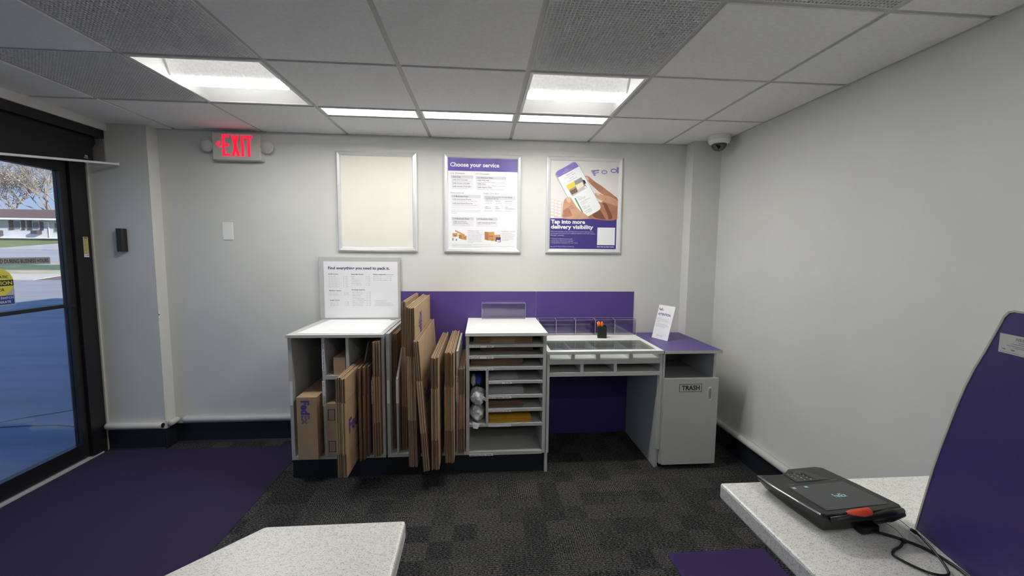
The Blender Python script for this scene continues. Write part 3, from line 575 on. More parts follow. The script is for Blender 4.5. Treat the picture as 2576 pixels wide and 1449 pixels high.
for s, y, w in (('When your package arrives, you\'ll get picture proof of delivery. Plus,', 1064, 526), ('you can get more control over residential deliveries with FedEx Delivery', 1088, 554), ('Manager, including', 1112, 162), ('• Tracking notifications and emails', 1158, 268), ('• Requesting redirects for packages', 1184, 280), ('• Saving delivery instructions for your driver', 1208, 338), ('Sign up for free at fedex.com/delivery', 1256, 292)): ctext(m, s, F3, 188, y, 14, w, LGREY, 0, .001)
m.build('fine_print', t)
m = MB(PAPER); crect(m, F3, 763, 983, 1000, 1226, PAPER, .0008); m.build('blank_square', t)

# ---------------------------------------------------------------- shelving along the back wall
YF, YB = -.010, .590
def shelf_label(par, x0, x1, z0, z1, s, price=None, y=YF, h=.0085):
    fr = frame((0, y-.0012, 0), (1, 0, 0), (0, 0, 1)); m = MB(PAPER); m.box(x0, x1, y-.0012, y, z0, z1); lb = m.build('price_label', par)
    if s:
        m = MB(INKK); text(m, s, fr, x0+.006, z0+(z1-z0-h)/2, h, min((x1-x0)*.60, len(s)*h*.62), INKK, .01)
        if price: text(m, price, fr, x1-.045, z0+(z1-z0-h)/2, h, .032, INKK, .01)
        m.build('lettering', lb)
def vlabel(par, x, z0, z1, parts, y=YF, wdt=.017):
    m = MB(PAPER); m.box(x-wdt/2, x+wdt/2, y-.0012, y, z0, z1); lb = m.build('price_label', par)
    if parts:
        m = MB(INKK); fr = (Vector((x+wdt*.26, y-.0012, 0)), Vector((0, 0, 1)), Vector((-1, 0, 0)), Vector((0, -1, 0)))
        for s, z, w_ in parts: text(m, s, fr, z, 0, wdt*.48, w_, INKK, .01)
        m.build('lettering', lb)
# left cabinet (three compartments) with board and price sign above
cl = thing('shelf_cabinet', (.69, .29, 0), 'grey open cabinet on the far left holding upright boxes', 'cabinet')
m = MB(LAM); m.box(.397, .988, YF, YB, .136, .158); m.box(.397, .419, YF, YB, .158, .936); m.box(.970, .988, YF, YB, .158, .936); m.build('carcass', cl, bevel=.001)
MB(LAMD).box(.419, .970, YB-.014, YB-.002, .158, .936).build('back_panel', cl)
MB(LAMW).box(.393, .990, YF-.018, BY-.001, .936, .955, LAM).build('top', cl, bevel=.001)
m = MB(LAM); m.box(.602, .620, YF, YB-.014, .158, .936); m.build('partition', cl, bevel=.001)
m = MB(LAM); m.box(.750, .768, YF, YB-.014, .158, .936); m.build('partition', cl, bevel=.001)
MB(LAM).box(.620, .750, YF, YB-.014, .664, .688).build('shelf', cl)
m = MB(LAM); m.prism([(YF, .158), (YF, .660), (.15, .815), (.56, .90), (.56, .158)], .906, .920, 'x'); m.build('divider', cl, bevel=.001)
m = MB(LAM); m.prism([(YF+.05, .158), (YF+.05, .70), (.18, .86), (.56, .90), (.56, .158)], .836, .842, 'x'); m.build('divider', cl)
vlabel(cl, .611, .722, .895, [('Small Electronics Box', .728, .118), ('$8.99', .862, .028)])
vlabel(cl, .608, .490, .655, [('Laptop Box', .496, .06), ('$17.0', .62, .028)])
vlabel(cl, .912, .50, .655, [('12" x 12" x 18"', .508, .075), ('$5.19', .618, .03)], YF)
vlabel(cl, .408, .50, .655, None)
MB(BASEB).box(.388, .995, .020, .55, 0, .136).build('toe_kick', cl)
t = thing('price_board', (.68, .58, .955), 'grey backing board with white Find everything you need to pack it sign', 'sign')
m = MB(LAM); m.M = Matrix.Identity(4); m.box(.379, .983, .574, .592, .956, 1.432); m.build('board', t, bevel=.001)
m = MB(PAPER); m.box(.414, .965, .572, .574, .966, 1.398); m.build('sheet', t)
F1 = crop_frame(.5718, 72, 1318, .4155, .9635, 122, 1060, 1.3985, .966)
m = MB(INKP); ctext(m, 'Find everything you need to pack it.', F1, 145, 252, 45, 1040, INKP, .03)
for s, x, y, w in (('Small boxes', 147, 338, 162), ('Specialty boxes', 530, 340, 208), ('Heavy materials', 902, 342, 212), ('Medium boxes', 156, 612, 196), ('Packing supplies', 536, 598, 222), ('Large boxes', 160, 770, 164)): ctext(m, s, F1, x, y, 17, w, INKP, .02)
ctext(m, '(double walled)', F1, 1120, 342, 11, 132, INKP); m.build('headings', t)
m = MB(INKG); rows = []
for i, (s, p) in enumerate((('8" x 8" x 8"', '1.75'), ('12" x 9" x 6"', '2.86'), ('11" x 11" x 11"', '3.99'), ('13" x 9" x 11"', '3.90'), ('14" x 14" x 14"', '4.65'), ('16" x 16" x 16"', '4.99'), ('12" x 3" x 17.5"', '7.00'))): rows.append((s, p, 148, 376+28*i, 400))
for i, (s, p) in enumerate((('17" x 17" x 7"', '5.89'), ('18" x 18" x 18"', '11.50'))): rows.append((s, p, 158, 648+29*i, 408))
for i, (s, p) in enumerate((('24" x 17" x 12"', '9.89'), ('20" x 20" x 20"', '8.75'), ('20" x 20" x 12"', '8.10'))): rows.append((s, p, 164, 804+28*i, 414))
for i, (s, p) in enumerate((('Laptop', '20.15'), ('Tablet', '15.60'), ('Small electronics', '8.99'), ('Large framed art', '22.90'), ('Medium framed art', '16.25'), ('6" x 6" x 48" tube', '7.75'))): rows.append((s, p, 530, 376+28.5*i, 780))
for i, (s, p) in enumerate((('Small cushion wrap', '2.75'), ('Large cushion wrap', '5.00'), ('Padded envelope', '1.99'), ('Packing peanuts', '8.25'), ('6" x 9" bubble mailer', '1.49'), ('6.25" x 11" bubble mailer', '1.95'), ('10.25" x 15" envelope', '1.99'), ('Tape with dispenser', '7.45'), ('Super strength tape', '6.99'))): rows.append((s, p, 538, 634+28*i, 788))
for i, (s, p) in enumerate((('18" x 18" x 18"', '7.65'), ('24" x 24" x 24"', '12.25'), ('15" x 10" x 48" golf bag', '14.50'))): rows.append((s, p, 902, 376+29*i, 1148))
for s, p, x, y, xd in rows:
    wd_ = len(s)*9.6; ctext(m, s, F1, x, y, 10, wd_, INKG); ctext(m, '$', F1, xd, y, 11, 8, INKG); ctext(m, p, F1, xd+28, y, 10, 40, INKG); crect(m, F1, x+wd_+8, xd-8, y-1, y, LGREY, .0005)
for i, (s, w_) in enumerate((('Prices effective August 7, 2022.', 206), ('Prices may vary by location.', 184), ('See fedex.com/packaging for details on FedEx', 270), ('Some specialty sizes and services are subject to change.', 308), ('All boxes and supplies are subject to availability and tax', 314))): ctext(m, s, F1, 922, 774+21*i, 8, w_, INKG)
ctext(m, 'packaging.us.08.22', F1, 168, 1026, 7, 98, LGREY); crect(m, F1, 570, 1300, 1042, 1043, LGREY, .0005); m.build('price_list', t)
t = thing('size_chart', (.70, .28, .955), 'large white paper lying flat on top of the left cabinet', 'paper')
m = MB(PAPER); m.prism([(.440, .030), (.945, .012), (.962, .025), (.960, .545), (.462, .552)], .9552, .9562); m.build('sheet', t)
m = MB(INKG); ff = frame((0, 0, .9563), (1, 0, 0), (0, 1, 0))
def ln(x0, y0, x1, y1, w_=.0007):
    d_ = Vector((x1-x0, y1-y0)).normalized(); n_ = Vector((-d_.y, d_.x))*w_
    shape(m, ff, [(x0+n_.x, y0+n_.y), (x0-n_.x, y0-n_.y), (x1-n_.x, y1-n_.y), (x1+n_.x, y1+n_.y)], LGREY, .0002)
for q in ((.50, .20, .53, .54), (.60, .13, .64, .54), (.68, .25, .69, .54), (.70, .28, .72, .54), (.80, .31, .81, .54), (.47, .10, .56, .10), (.60, .13, .90, .12)): ln(*q)
for s, x, y, w_ in (('Large boxes', .47, .075, .06), ('Medium boxes', .60, .135, .08), ('Small boxes', .665, .235, .07), ('Specialty', .71, .255, .06), ('Packing supplies', .80, .275, .06)): text(m, s, ff, x, y, .006, w_, INKG, 0, .0002)
rect(m, ff, .915, .955, .512, .54, INK, .0002); m.build('lettering', t)

# open middle bay
bay = thing('open_rack', (1.26, .29, 0), 'grey open rack without a top between the two cabinets', 'rack')
m = MB(LAM); m.box(1.000, 1.021, YF, YB, .136, .957); m.build('side_panel', bay, bevel=.001)
MB(LAMW).box(1.021, 1.508, YF, YB, .136, .158, LAM).build('bottom_board', bay, bevel=.001)
MB(LAM).prism([(YF, .158), (YF, .66), (.17, .83), (.585, .83), (.585, .158)], 1.060, 1.074, 'x').build('divider', bay, bevel=.001)
MB(LAM).prism([(YF, .158), (YF, .58), (.10, .66), (.585, .70), (.585, .158)], 1.365, 1.377, 'x').build('divider', bay, bevel=.001)
MB(LAM).box(1.445, 1.459, YF, .585, .158, .84).build('divider', bay, bevel=.001)
m = MB(ALU); m.lathe([(.006, 0), (.006, .002)], (1.021, .07, .90), (1, 0, 0), 12); m.build('screw', bay)
vlabel(bay, 1.452, .50, .675, [('11" x 11" x 11"', .51, .075), ('$3.99', .636, .03)]); vlabel(bay, 1.067, .50, .655, None); vlabel(bay, 1.010, .50, .655, None)

MB(BASEB).box(.995, 1.508, .020, .55, 0, .136).build('toe_kick', bay)
# centre cabinet
cc_ = thing('pigeonhole_cabinet', (1.775, .29, 0), 'grey cabinet with stacked shelves of mailers and a white top', 'cabinet')
m = MB(LAM); m.box(1.508, 1.530, YF, YB, .136, .938); m.box(2.015, 2.037, YF, YB, .136, .938); m.box(1.530, 2.015, YF, YB, .130, .153); m.build('carcass', cc_, bevel=.001)
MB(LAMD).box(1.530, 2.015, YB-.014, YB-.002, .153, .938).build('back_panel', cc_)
MB(LAMW).box(1.505, 2.041, YF-.014, .5895, .938, .959).build('top', cc_, bevel=.001)
for z0, z1, x0 in ((.862, .882, 1.53), (.789, .808, 1.53), (.710, .731, 1.53), (.618, .637, 1.656), (.520, .541, 1.656), (.428, .448, 1.656), (.327, .347, 1.53)):
    MB(LAM).box(x0, 2.015, YF, YB-.014, z0, z1).build('shelf', cc_, bevel=.001)
MB(LAM).box(1.638, 1.656, YF, YB-.014, .347, .710).build('partition', cc_, bevel=.001)
MB(BASEB).box(1.508, 2.034, .020, .55, 0, .130).build('toe_kick', cc_)
MB(LAM).box(2.0345, 2.0535, -.006, .56, 0, .136).build('leg_panel', cc_)
shelf_label(cc_, 1.530, 1.688, .861, .8745, '12" x 9" x 6"', '$2.86'); shelf_label(cc_, 1.530, 1.688, .787, .801, '8" x 8" x 8"', '$1.75'); shelf_label(cc_, 1.530, 1.688, .709, .723, 'Small Cushion Wrap', '$2.75')
shelf_label(cc_, 1.660, 1.810, .617, .630, 'Padded Envelope', '$1.99'); shelf_label(cc_, 1.656, 1.806, .518, .533, '6.25" x 11" Bubble Mailer', '$1.95'); shelf_label(cc_, 1.656, 1.806, .426, .440, '10.25" x 15" Envelope', '$1.99')
shelf_label(cc_, 1.656, 1.806, .326, .340, None); shelf_label(cc_, 1.530, 1.688, .127, .143, 'Large Cushion Wrap', '$5.00')

# desk with glass top
dk = thing('writing_desk', (2.44, .29, 0), 'grey and white desk with a glass inset top and pigeonholes under it', 'desk')
m = MB(LAM); m.box(2.0415, 2.060, YF, YB, .136, .812); m.build('side_panel', dk, bevel=.001)
m = MB(LAM); m.prism([(YF, .136), (YF, .812), (YB, .812), (YB, 0), (.012, 0), (.012, .136)], 2.8135, 2.832, 'x'); m.build('side_panel', dk, bevel=.001)
m = MB(LAM); m.box(2.806, 2.8135, .004, .59, 0, .66); m.build('leg_panel', dk)
m = MB(LAMW)
m.box(2.042, 2.832, YF-.015, .022, .812, .832); m.box(2.042, 2.832, .310, .5895, .812, .832); m.box(2.042, 2.070, .022, .310, .812, .832); m.box(2.798, 2.832, .022, .310, .812, .832); m.build('top_frame', dk)
MB(LAM).box(2.042, 2.832, YF-.0162, YF-.015, .812, .8315).build('edge_band', dk)
MB(GLASS).box(2.070, 2.798, .022, .310, .824, .8305).build('glass_inset', dk)
m = MB(LAMW); m.box(2.060, 2.8135, YF+.002, .57, .742, .772); m.build('tray_floor', dk); m = MB(LAM); m.box(2.060, 2.8135, YF, YF+.002, .742, .772); m.build('tray_edge', dk)
MB(LAMW).box(2.060, 2.8135, .33, .345, .772, .812).build('tray_back', dk)
for x0, x1 in ((2.207, 2.227), (2.374, 2.399), (2.602, 2.624)):
    m = MB(LAMW); m.box(x0+.003, x1-.003, YF+.002, .33, .772, .823); m.box(x0, x1, YF, YF+.01, .772, .812, LAM); m.build('tray_divider', dk)
MB(LAM).box(2.060, 2.8135, YF, .50, .659, .686).build('lower_shelf', dk, bevel=.001)
for x0, x1 in ((2.267, 2.288), (2.495, 2.516)): MB(LAM).box(x0, x1, YF, .48, .686, .742).build('lower_divider', dk)
MB(LAMD).box(2.060, 2.8135, .48, .492, .686, .742).build('lower_back', dk)
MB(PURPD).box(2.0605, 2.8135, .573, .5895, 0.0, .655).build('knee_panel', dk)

# cabinet with the bin door
tc_ = thing('trash_cabinet', (3.03, .29, 0), 'grey cabinet with TRASH door, open slot and purple top', 'cabinet')
m = MB(LAM); m.box(2.834, 2.850, YF, .585, .03, .812); m.box(3.192, 3.210, YF, .475, .03, .812); m.box(2.850, 3.192, YF+.01, .585, .03, .05); m.build('carcass', tc_, bevel=.001)
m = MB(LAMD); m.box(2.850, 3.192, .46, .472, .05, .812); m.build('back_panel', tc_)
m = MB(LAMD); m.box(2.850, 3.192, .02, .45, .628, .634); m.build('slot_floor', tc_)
m = MB(PURP); m.prism([(2.8335, YF-.022), (3.236, YF-.022), (3.236, .478), (3.2345, .5895), (2.8335, .5895)], .812, .832); m.build('top', tc_)
MB(LAM).box(2.8335, 3.237, YF-.0245, YF-.022, .812, .8318).build('edge_band', tc_)
dd = MB(mat('door_laminate', (.50, .50, .475), .5, nz=.03, ns=90)).box(2.842, 3.222, YF-.022, YF-.003, .035, .640).build('door', tc_, bevel=.001)
hd = MB(mat('bezel_grey', (.62, .62, .58), .4)); v = []; 
for k in range(24):
    a_ = 2*PI*k/24; ca, sa = math.cos(a_), math.sin(a_); sq = lambda q: math.copysign(abs(q)**.8, q)
    v.append((3.164+.018*sq(ca), .532+.048*sq(sa), 3.164+.0105*sq(ca), .532+.038*sq(sa)))
yy = YF-.0222
pts = [(p[0], yy, p[1]) for p in v]+[(p[0]*.7+p[2]*.3, yy-.004, p[1]*.7+p[3]*.3) for p in v]+[(p[2], yy-.001, p[3]) for p in v]
hd.add(pts, [(r*24+i, r*24+(i+1) % 24, (r+1)*24+(i+1) % 24, (r+1)*24+i) for r in (0, 1) for i in range(24)]); h_ = hd.build('finger_pull', dd, smooth=True)
MB(LAMD).poly([(p[2], yy-.0008, p[3]) for p in v]).build('recess', h_)
m = MB(INKK); fr = frame((0, YF-.0224, 0), (1, 0, 0), (0, 0, 1)); ft = .0016
for q in ((2.945, 3.105, .600, .603), (2.945, 3.105, .5465, .5495), (2.945, 2.948, .548, .602), (3.102, 3.105, .548, .602)): rect(m, fr, *q, INKK, .0004)
text(m, 'TRASH', fr, 2.962, .560, .031, .127, INKK, .028, .0005); m.build('trash_sign', dd)
MB(BLACK).box(2.86, 3.18, .05, .44, 0, .03).build('plinth', tc_)

# purple backboards
t = MB(PURP).box(.986, 2.0435, BY-.007, BY, .10, 1.1695).build('purple_panel', bevel=.0008); tag(t, 'long purple panel on the wall behind the rack and middle cabinet', 'wall panel')
t = MB(PURP).box(2.0465, 2.846, BY-.007, BY, .10, 1.1695).build('purple_panel', bevel=.0008); tag(t, 'shorter purple panel on the wall above the glass-topped desk', 'wall panel')

# ---------------------------------------------------------------- boxes
def fb(mx, L, D, T, name_root, rng, flap=.24, mk=KRAFT):
    """folded-flat carton: local z = length, y = depth away from viewer, x = thickness"""
    z1, z2 = L*flap, L*(1-flap)
    m = MB(mk); m.M = mx; e = T*.30
    m.add([(0, e, z1), (T*.5, 0, z1), (T, e, z1), (T, D, z1), (0, D, z1), (0, e, z2), (T*.5, 0, z2), (T, e, z2), (T, D, z2), (0, D, z2)],
          [(4, 3, 2, 1, 0), (5, 6, 7, 8, 9), (0, 1, 6, 5), (1, 2, 7, 6), (2, 3, 8, 7), (3, 4, 9, 8), (4, 0, 5, 9)]); m.build('panel', name_root)
    for a, b in ((0, z1-.0008), (z2+.0008, L)):
        m = MB(KRAFTE); m.M = mx; q = T*.40; j = rng.uniform(0, .004)
        m.box(.0, q, .002+j, D, a, b); m.box(T-q, T, .003, D, a+rng.uniform(0, .002), b, mk); m.build('flap', name_root)
def stack(n, xb0, xb1, xt0, xt1, Y0, Y1, z0, z1, desc, group, flap=.24, mk=KRAFT, drop=0.0, logo=None):
    rng = random.Random(hash(group) & 255 if False else int(xb0*1000)); res = []
    for i in range(n):
        wb = (xb1-xb0)/n; T = wb*.84; xb = xb0+i*wb; xt = xt0+i*(xt1-xt0)/n
        j = rng.uniform(-.006, .006); zz = z0; top = z1-rng.uniform(0, .012)-drop*i; ang = (xt-xb)/(top-zz); y = Y0+rng.uniform(-.004, .010)
        mx = Matrix(((1, 0, ang, xb), (0, 1, 0, y), (0, 0, 1, zz), (0, 0, 0, 1)))
        pos = ORD[i] if n > 1 else ''
        lab = (pos+' '+desc).strip()
        r = thing('flattened_carton', (xb, y, zz), lab, 'flattened box', group)
        fb(mx, top-zz, Y1-Y0, T, r, rng, flap, mk); res.append((r, mx, T, top-zz, Y1-Y0))
    if logo:
        r, mx, T, L, D = res[-1]; s, yy, zz, h, wid, vert = logo
        m = MB(INK); fr = (mx @ Vector((T+.0006, 0, 0)), Vector((0, 1, 0)), (mx.to_3x3() @ Vector((0, 0, 1))), Vector((1, 0, 0)))
        if vert: fr = (fr[0], fr[2], -fr[1], fr[3])
        text(m, s, fr, *((zz, -yy) if vert else (yy, zz)), h, wid, INK, .03, .0004); m.build('printing', r)
        if len(logo) > 6: pass
    return res
ORD = ['leftmost', 'second', 'third', 'fourth', 'fifth', 'sixth']
z0 = .159
A_ = stack(5, .773, .830, .773, .831, -.289, .16, z0, .759, 'of the five cartons jutting far out of the left cabinet', 'cartons jutting out of the left cabinet', logo=('FedEx', .055, .245, .085, .30, False))
m = MB(INKK); r, mx, T, L, D = A_[-1]; fr = (mx @ Vector((T+.0008, 0, 0)), Vector((0, 1, 0)), Vector((0, 0, 1)), Vector((1, 0, 0)))
for q in ((.16, .25, .195, .198), (.16, .25, .06, .063), (.16, .163, .06, .198), (.247, .25, .06, .198), (.175, .235, .16, .165), (.175, .235, .145, .148), (.175, .225, .128, .13), (.175, .235, .09, .115)): rect(m, fr, *q, INKK if q[1] != .235 else INKG, .0002)
m.build('barcode_print', r)
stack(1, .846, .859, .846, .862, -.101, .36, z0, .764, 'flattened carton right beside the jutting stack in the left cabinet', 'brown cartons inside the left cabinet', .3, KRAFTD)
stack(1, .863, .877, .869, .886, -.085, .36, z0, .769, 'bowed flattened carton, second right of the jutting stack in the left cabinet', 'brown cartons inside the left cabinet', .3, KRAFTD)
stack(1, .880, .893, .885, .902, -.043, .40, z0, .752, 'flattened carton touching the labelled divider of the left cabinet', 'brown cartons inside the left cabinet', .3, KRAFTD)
stack(3, .924, .966, .924, .967, -.047, .45, z0, .914, 'of the three tall cartons against the left cabinet\'s right side', 'tall cartons at the right side of the left cabinet', .3)
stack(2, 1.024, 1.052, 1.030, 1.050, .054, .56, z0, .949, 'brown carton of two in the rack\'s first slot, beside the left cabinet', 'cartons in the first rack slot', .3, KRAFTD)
stack(3, 1.080, 1.117, 1.090, 1.118, .028, .58, z0, 1.160, 'of the three tallest cartons standing in the rack', 'tallest cartons in the rack', .3)
stack(5, 1.165, 1.219, 1.158, 1.212, -.189, .56, z0, 1.154, 'of the five tall cartons jutting from the rack, right of the tallest', 'tall cartons jutting from the rack', .3, logo=('FedEx', .29, .74, .12, .20, True))
stack(3, 1.262, 1.298, 1.209, 1.240, -.247, .56, z0, .959, 'of the three cartons leaning left in the middle of the rack', 'leaning cartons in the rack', .3, logo=('FedEx', .06, .38, .11, .30, False))
stack(4, 1.308, 1.356, 1.308, 1.352, -.230, .55, z0, .856, 'of the four flattened cartons directly right of the leaning ones', 'cartons with bent lower flaps in the rack', .27)
stack(6, 1.384, 1.440, 1.382, 1.440, -.158, .56, z0, .867, 'of the six flattened cartons just left of the labelled rack divider', 'six cartons left of the labelled rack divider', .30)
stack(4, 1.462, 1.502, 1.462, 1.502, -.045, .50, z0, .735, 'of the four short flattened cartons beside the middle cabinet', 'short cartons beside the middle cabinet', .30)

def carton(x0, x1, y0, y1, z0, z1, label, k=0):
    r = thing('shipping_box', ((x0+x1)/2, (y0+y1)/2, z0), label, 'box')
    MB(KRAFT).box(x0, x1, y0, y1, z0, z1).build('body', r, bevel=.0015); return r
r = carton(.456, .580, -.055, .34, z0, .566, 'tall closed kraft box with sideways FedEx print in the left cabinet')
MB(KRAFTE).box(.4555, .5805, -.0553, .34, .5555, .556).build('lid_seam', r)
m = MB(INK); fr = (Vector((.485, -.0556, .545)), Vector((0, 0, -1)), Vector((1, 0, 0)), Vector((0, -1, 0)))
text(m, 'Fed', fr, 0, 0, .048, .090, INK, .04, .0003); m.build('printing', r)
# outlined letters E x
def outline(mb, s, fr, x, y, h, w_, mm, rad):
    cu = bpy.data.curves.new('t', 'FONT'); cu.body = s; cu.resolution_u = 2; cu.fill_mode = 'NONE'; cu.bevel_depth = .022; cu.bevel_resolution = 0
    ob = bpy.data.objects.new('t', cu); C.objects.link(ob); me = bpy.data.meshes.new_from_object(ob.evaluated_get(bpy.context.evaluated_depsgraph_get()))
    vv = [p.co.copy() for p in me.vertices]; ffs = [tuple(p.vertices) for p in me.polygons]; bpy.data.objects.remove(ob); bpy.data.curves.remove(cu); bpy.data.meshes.remove(me)
    xs0 = min(p.x for p in vv); xs1 = max(p.x for p in vv); ky = h/CAP; kx = w_/(xs1-xs0); O, U, V, NN = fr
    mb.add([O+U*(x+(p.x-xs0)*kx)+V*(y+p.y*ky)+NN*(p.z*.01+.0004) for p in vv], ffs, mm)
m = MB(INK); outline(m, 'Ex', fr, .093, 0, .048, .060, INK, .002); m.build('outline_printing', r)
r = carton(.668, .742, .002, .30, .6885, .803, 'small plain kraft box on the shelf of the left cabinet')
r = carton(.622, .742, -.018, .38, z0, .509, 'kraft box with two printed barcode squares low in the left cabinet')
m = MB(INKK); fr = frame((0, -.0186, 0), (1, 0, 0), (0, 0, 1))
for zc in (.435, .225):
    for q in ((.632, .676, zc+.033, zc+.037), (.632, .676, zc-.037, zc-.033), (.632, .636, zc-.037, zc+.037), (.672, .676, zc-.037, zc+.037)): rect(m, fr, *q, INKK, .0003)
    for i in range(7): rect(m, fr, .640, .668-.003*(i % 2), zc+.022-.0075*i, zc+.0245-.0075*i, INKG, .0003)
m.build('barcode_print', r); m = MB(INK); text(m, 'FedEx', frame((0, 0, .5097), (1, 0, 0), (0, 1, 0)), .635, .05, .06, .09, INK, .03, .0004); m.build('printing', r)

def lying(n, x0, x1, y0, y1, zb, t_, desc, group, mk=KRAFT):
    rng = random.Random(int(zb*997))
    for i in range(n):
        j = rng.uniform(-.004, .004); L = x1-x0-rng.uniform(0, .012); zz = zb+i*t_
        mx = Matrix(((0, 0, 1, x0+j+.004), (0, 1, 0, y0+rng.uniform(0, .012)), (1, 0, 0, zz), (0, 0, 0, 1)))
        r = thing('flattened_carton', (x0+L/2, y0, zz), (['lowest', 'second from the bottom', 'third from the bottom', 'fourth from the bottom', 'topmost'][i] if i < n-1 else 'topmost')+' '+desc, 'flattened box', group)
        fb(mx, L, y1-y0, t_*.93, r, rng, .3, mk)
lying(5, 1.552, 1.950, .03, .30, .8825, .0082, 'flattened carton on the top shelf of the middle cabinet', 'cartons on the top shelf')
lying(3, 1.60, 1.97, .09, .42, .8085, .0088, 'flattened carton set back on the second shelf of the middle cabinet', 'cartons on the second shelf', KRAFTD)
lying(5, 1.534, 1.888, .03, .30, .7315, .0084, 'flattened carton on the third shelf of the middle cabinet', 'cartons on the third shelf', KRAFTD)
# envelopes
ENVW = mat('poly_white', (.66, .66, .70), .4, nz=.03, ns=20, bump=.3, bs=60); ENVY = mat('bubble_mailer_gold', (.80, .46, .05), .55, nz=.04, ns=20, bump=.3, bs=80); ENVB = mat('mailer_brown', (.30, .19, .13), .7, nz=.05, ns=20)
def envs(n, x0, x1, y0, y1, zb, t_, mk, desc, group, fan):
    rng = random.Random(int(zb*1000))
    for i in range(n):
        z = zb+i*t_*1.04; dx = rng.uniform(-fan, 0); X0, X1 = x0, x1+dx; m = MB(mk); nx, ny = 8, 6
        a = rng.uniform(-.012, .012)
        def pt(u, v, s_):
            bul = (1-(2*u-1)**6)*(1-(2*v-1)**6); x = X0+(X1-X0)*u; y = y0+(y1-y0)*v+a*(u-.5)*.3
            return (x, y+rng.uniform(0, .0005), z+t_*.5+s_*t_*.5*(.25+.75*bul))
        vv = [pt(i_/nx, j_/ny, s_) for s_ in (-1, 1) for j_ in range(ny+1) for i_ in range(nx+1)]; q = (nx+1)*(ny+1); F_ = []
        for j_ in range(ny):
            for i_ in range(nx):
                b_ = j_*(nx+1)+i_; F_ += [(b_, b_+nx+1, b_+nx+2, b_+1), (q+b_, q+b_+1, q+b_+nx+2, q+b_+nx+1)]
        edge = [i_ for i_ in range(nx+1)]+[j_*(nx+1)+nx for j_ in range(1, ny+1)]+[ny*(nx+1)+i_ for i_ in range(nx-1, -1, -1)]+[j_*(nx+1) for j_ in range(ny-1, 0, -1)]
        for k in range(len(edge)): e0, e1 = edge[k], edge[(k+1) % len(edge)]; F_.append((e0, e1, q+e1, q+e0))
        m.add(vv, F_); o = m.build('mailer_envelope'); pos = ['lowest', 'second from the bottom', 'third from the bottom', 'fourth from the bottom', 'topmost'][i] if i < n-1 else 'topmost'
        tag(o, pos+' '+desc, 'envelope', group)
envs(2, 1.662, 1.852, .010, .30, .638, .006, ENVW, 'white padded envelope on the upper mailer shelf', 'white padded envelopes', .0)
envs(4, 1.660, 1.893, .012, .34, .542, .0068, ENVW, 'white bubble mailer on the second mailer shelf', 'white bubble mailers', .01)
envs(5, 1.660, 1.893, .012, .40, .449, .0068, ENVB, 'brown envelope on the third mailer shelf', 'brown envelopes', .01)
envs(4, 1.660, 1.945, .004, .40, .348, .0085, ENVY, 'golden yellow bubble mailer on the fourth mailer shelf', 'golden yellow bubble mailers', .006)
# bags of cushion wrap
PLW = mat('bubble_wrap_white', (.74, .75, .78), .2, nz=.12, ns=60, bump=1.0, bs=38, coat=.8)
PLB = mat('blue_film', (.04, .10, .48), .25, nz=.3, ns=30, bump=.8, bs=50)
def blob(c, rx, ry, rz, seed, name, mk, par, crumple=.10, n=22):
    rng = random.Random(seed); ph = [(rng.uniform(2, 7), rng.uniform(2, 7), rng.uniform(0, 6), rng.uniform(.3, 1)) for _ in range(6)]; m = MB(mk); v = []
    for i in range(n+1):
        th = PI*i/n
        for j in range(n*2):
            p = PI*j/n; d = 1+crumple*.35*math.sin(9*th+3*math.sin(5*p))*math.cos(7*p+4*math.sin(3*th))+crumple*sum(a_*math.sin(k1*th+s_)*math.cos(round(k2)*p+s_) for k1, k2, s_, a_ in ph)/2.2
            v.append((c[0]+rx*d*math.sin(th)*math.cos(p), c[1]+ry*d*math.sin(th)*math.sin(p), c[2]+rz*d*math.cos(th)))
    w2 = n*2; m.add(v, [(i*w2+j, (i+1)*w2+j, (i+1)*w2+(j+1) % w2, i*w2+(j+1) % w2) for i in range(n) for j in range(w2)]); return m.build(name, par, smooth=True)
bg_ = thing('cushion_wrap_bag', (1.583, .06, .347), 'lower crumpled clear bag of white cushion wrap in the narrow compartment', 'bag', 'bagged cushion wrap')
blob((1.583, .075, .402), .049, .085, .055, 3, 'roll', PLW, bg_, .13, 34)
m = MB(PLW); m.add([(1.55, -.004, .36), (1.60, -.012, .35), (1.585, -.022, .318), (1.556, -.020, .322), (1.57, -.016, .345)], [(0, 4, 1), (4, 2, 1), (0, 3, 4), (3, 2, 4)]); m.build('loose_tail', bg_)
bg_ = thing('cushion_wrap_bag', (1.583, .06, .455), 'upper crumpled clear bag of white cushion wrap below the blue package', 'bag', 'bagged cushion wrap')
blob((1.584, .070, .512), .051, .085, .056, 8, 'roll', PLW, bg_, .14, 34)
m = MB(PLW); m.add([(1.60, -.008, .55), (1.636, -.020, .53), (1.64, -.014, .50), (1.615, -.018, .52)], [(0, 1, 3), (1, 2, 3)]); m.build('loose_tail', bg_)
bg_ = thing('blue_film_package', (1.585, .12, .565), 'blue and white plastic package on top of the bagged wrap', 'package')
blob((1.592, .16, .607), .034, .10, .042, 5, 'package_body', PLB, bg_, .10); blob((1.556, .15, .600), .024, .09, .036, 6, 'white_wrap', PLW, bg_, .10)

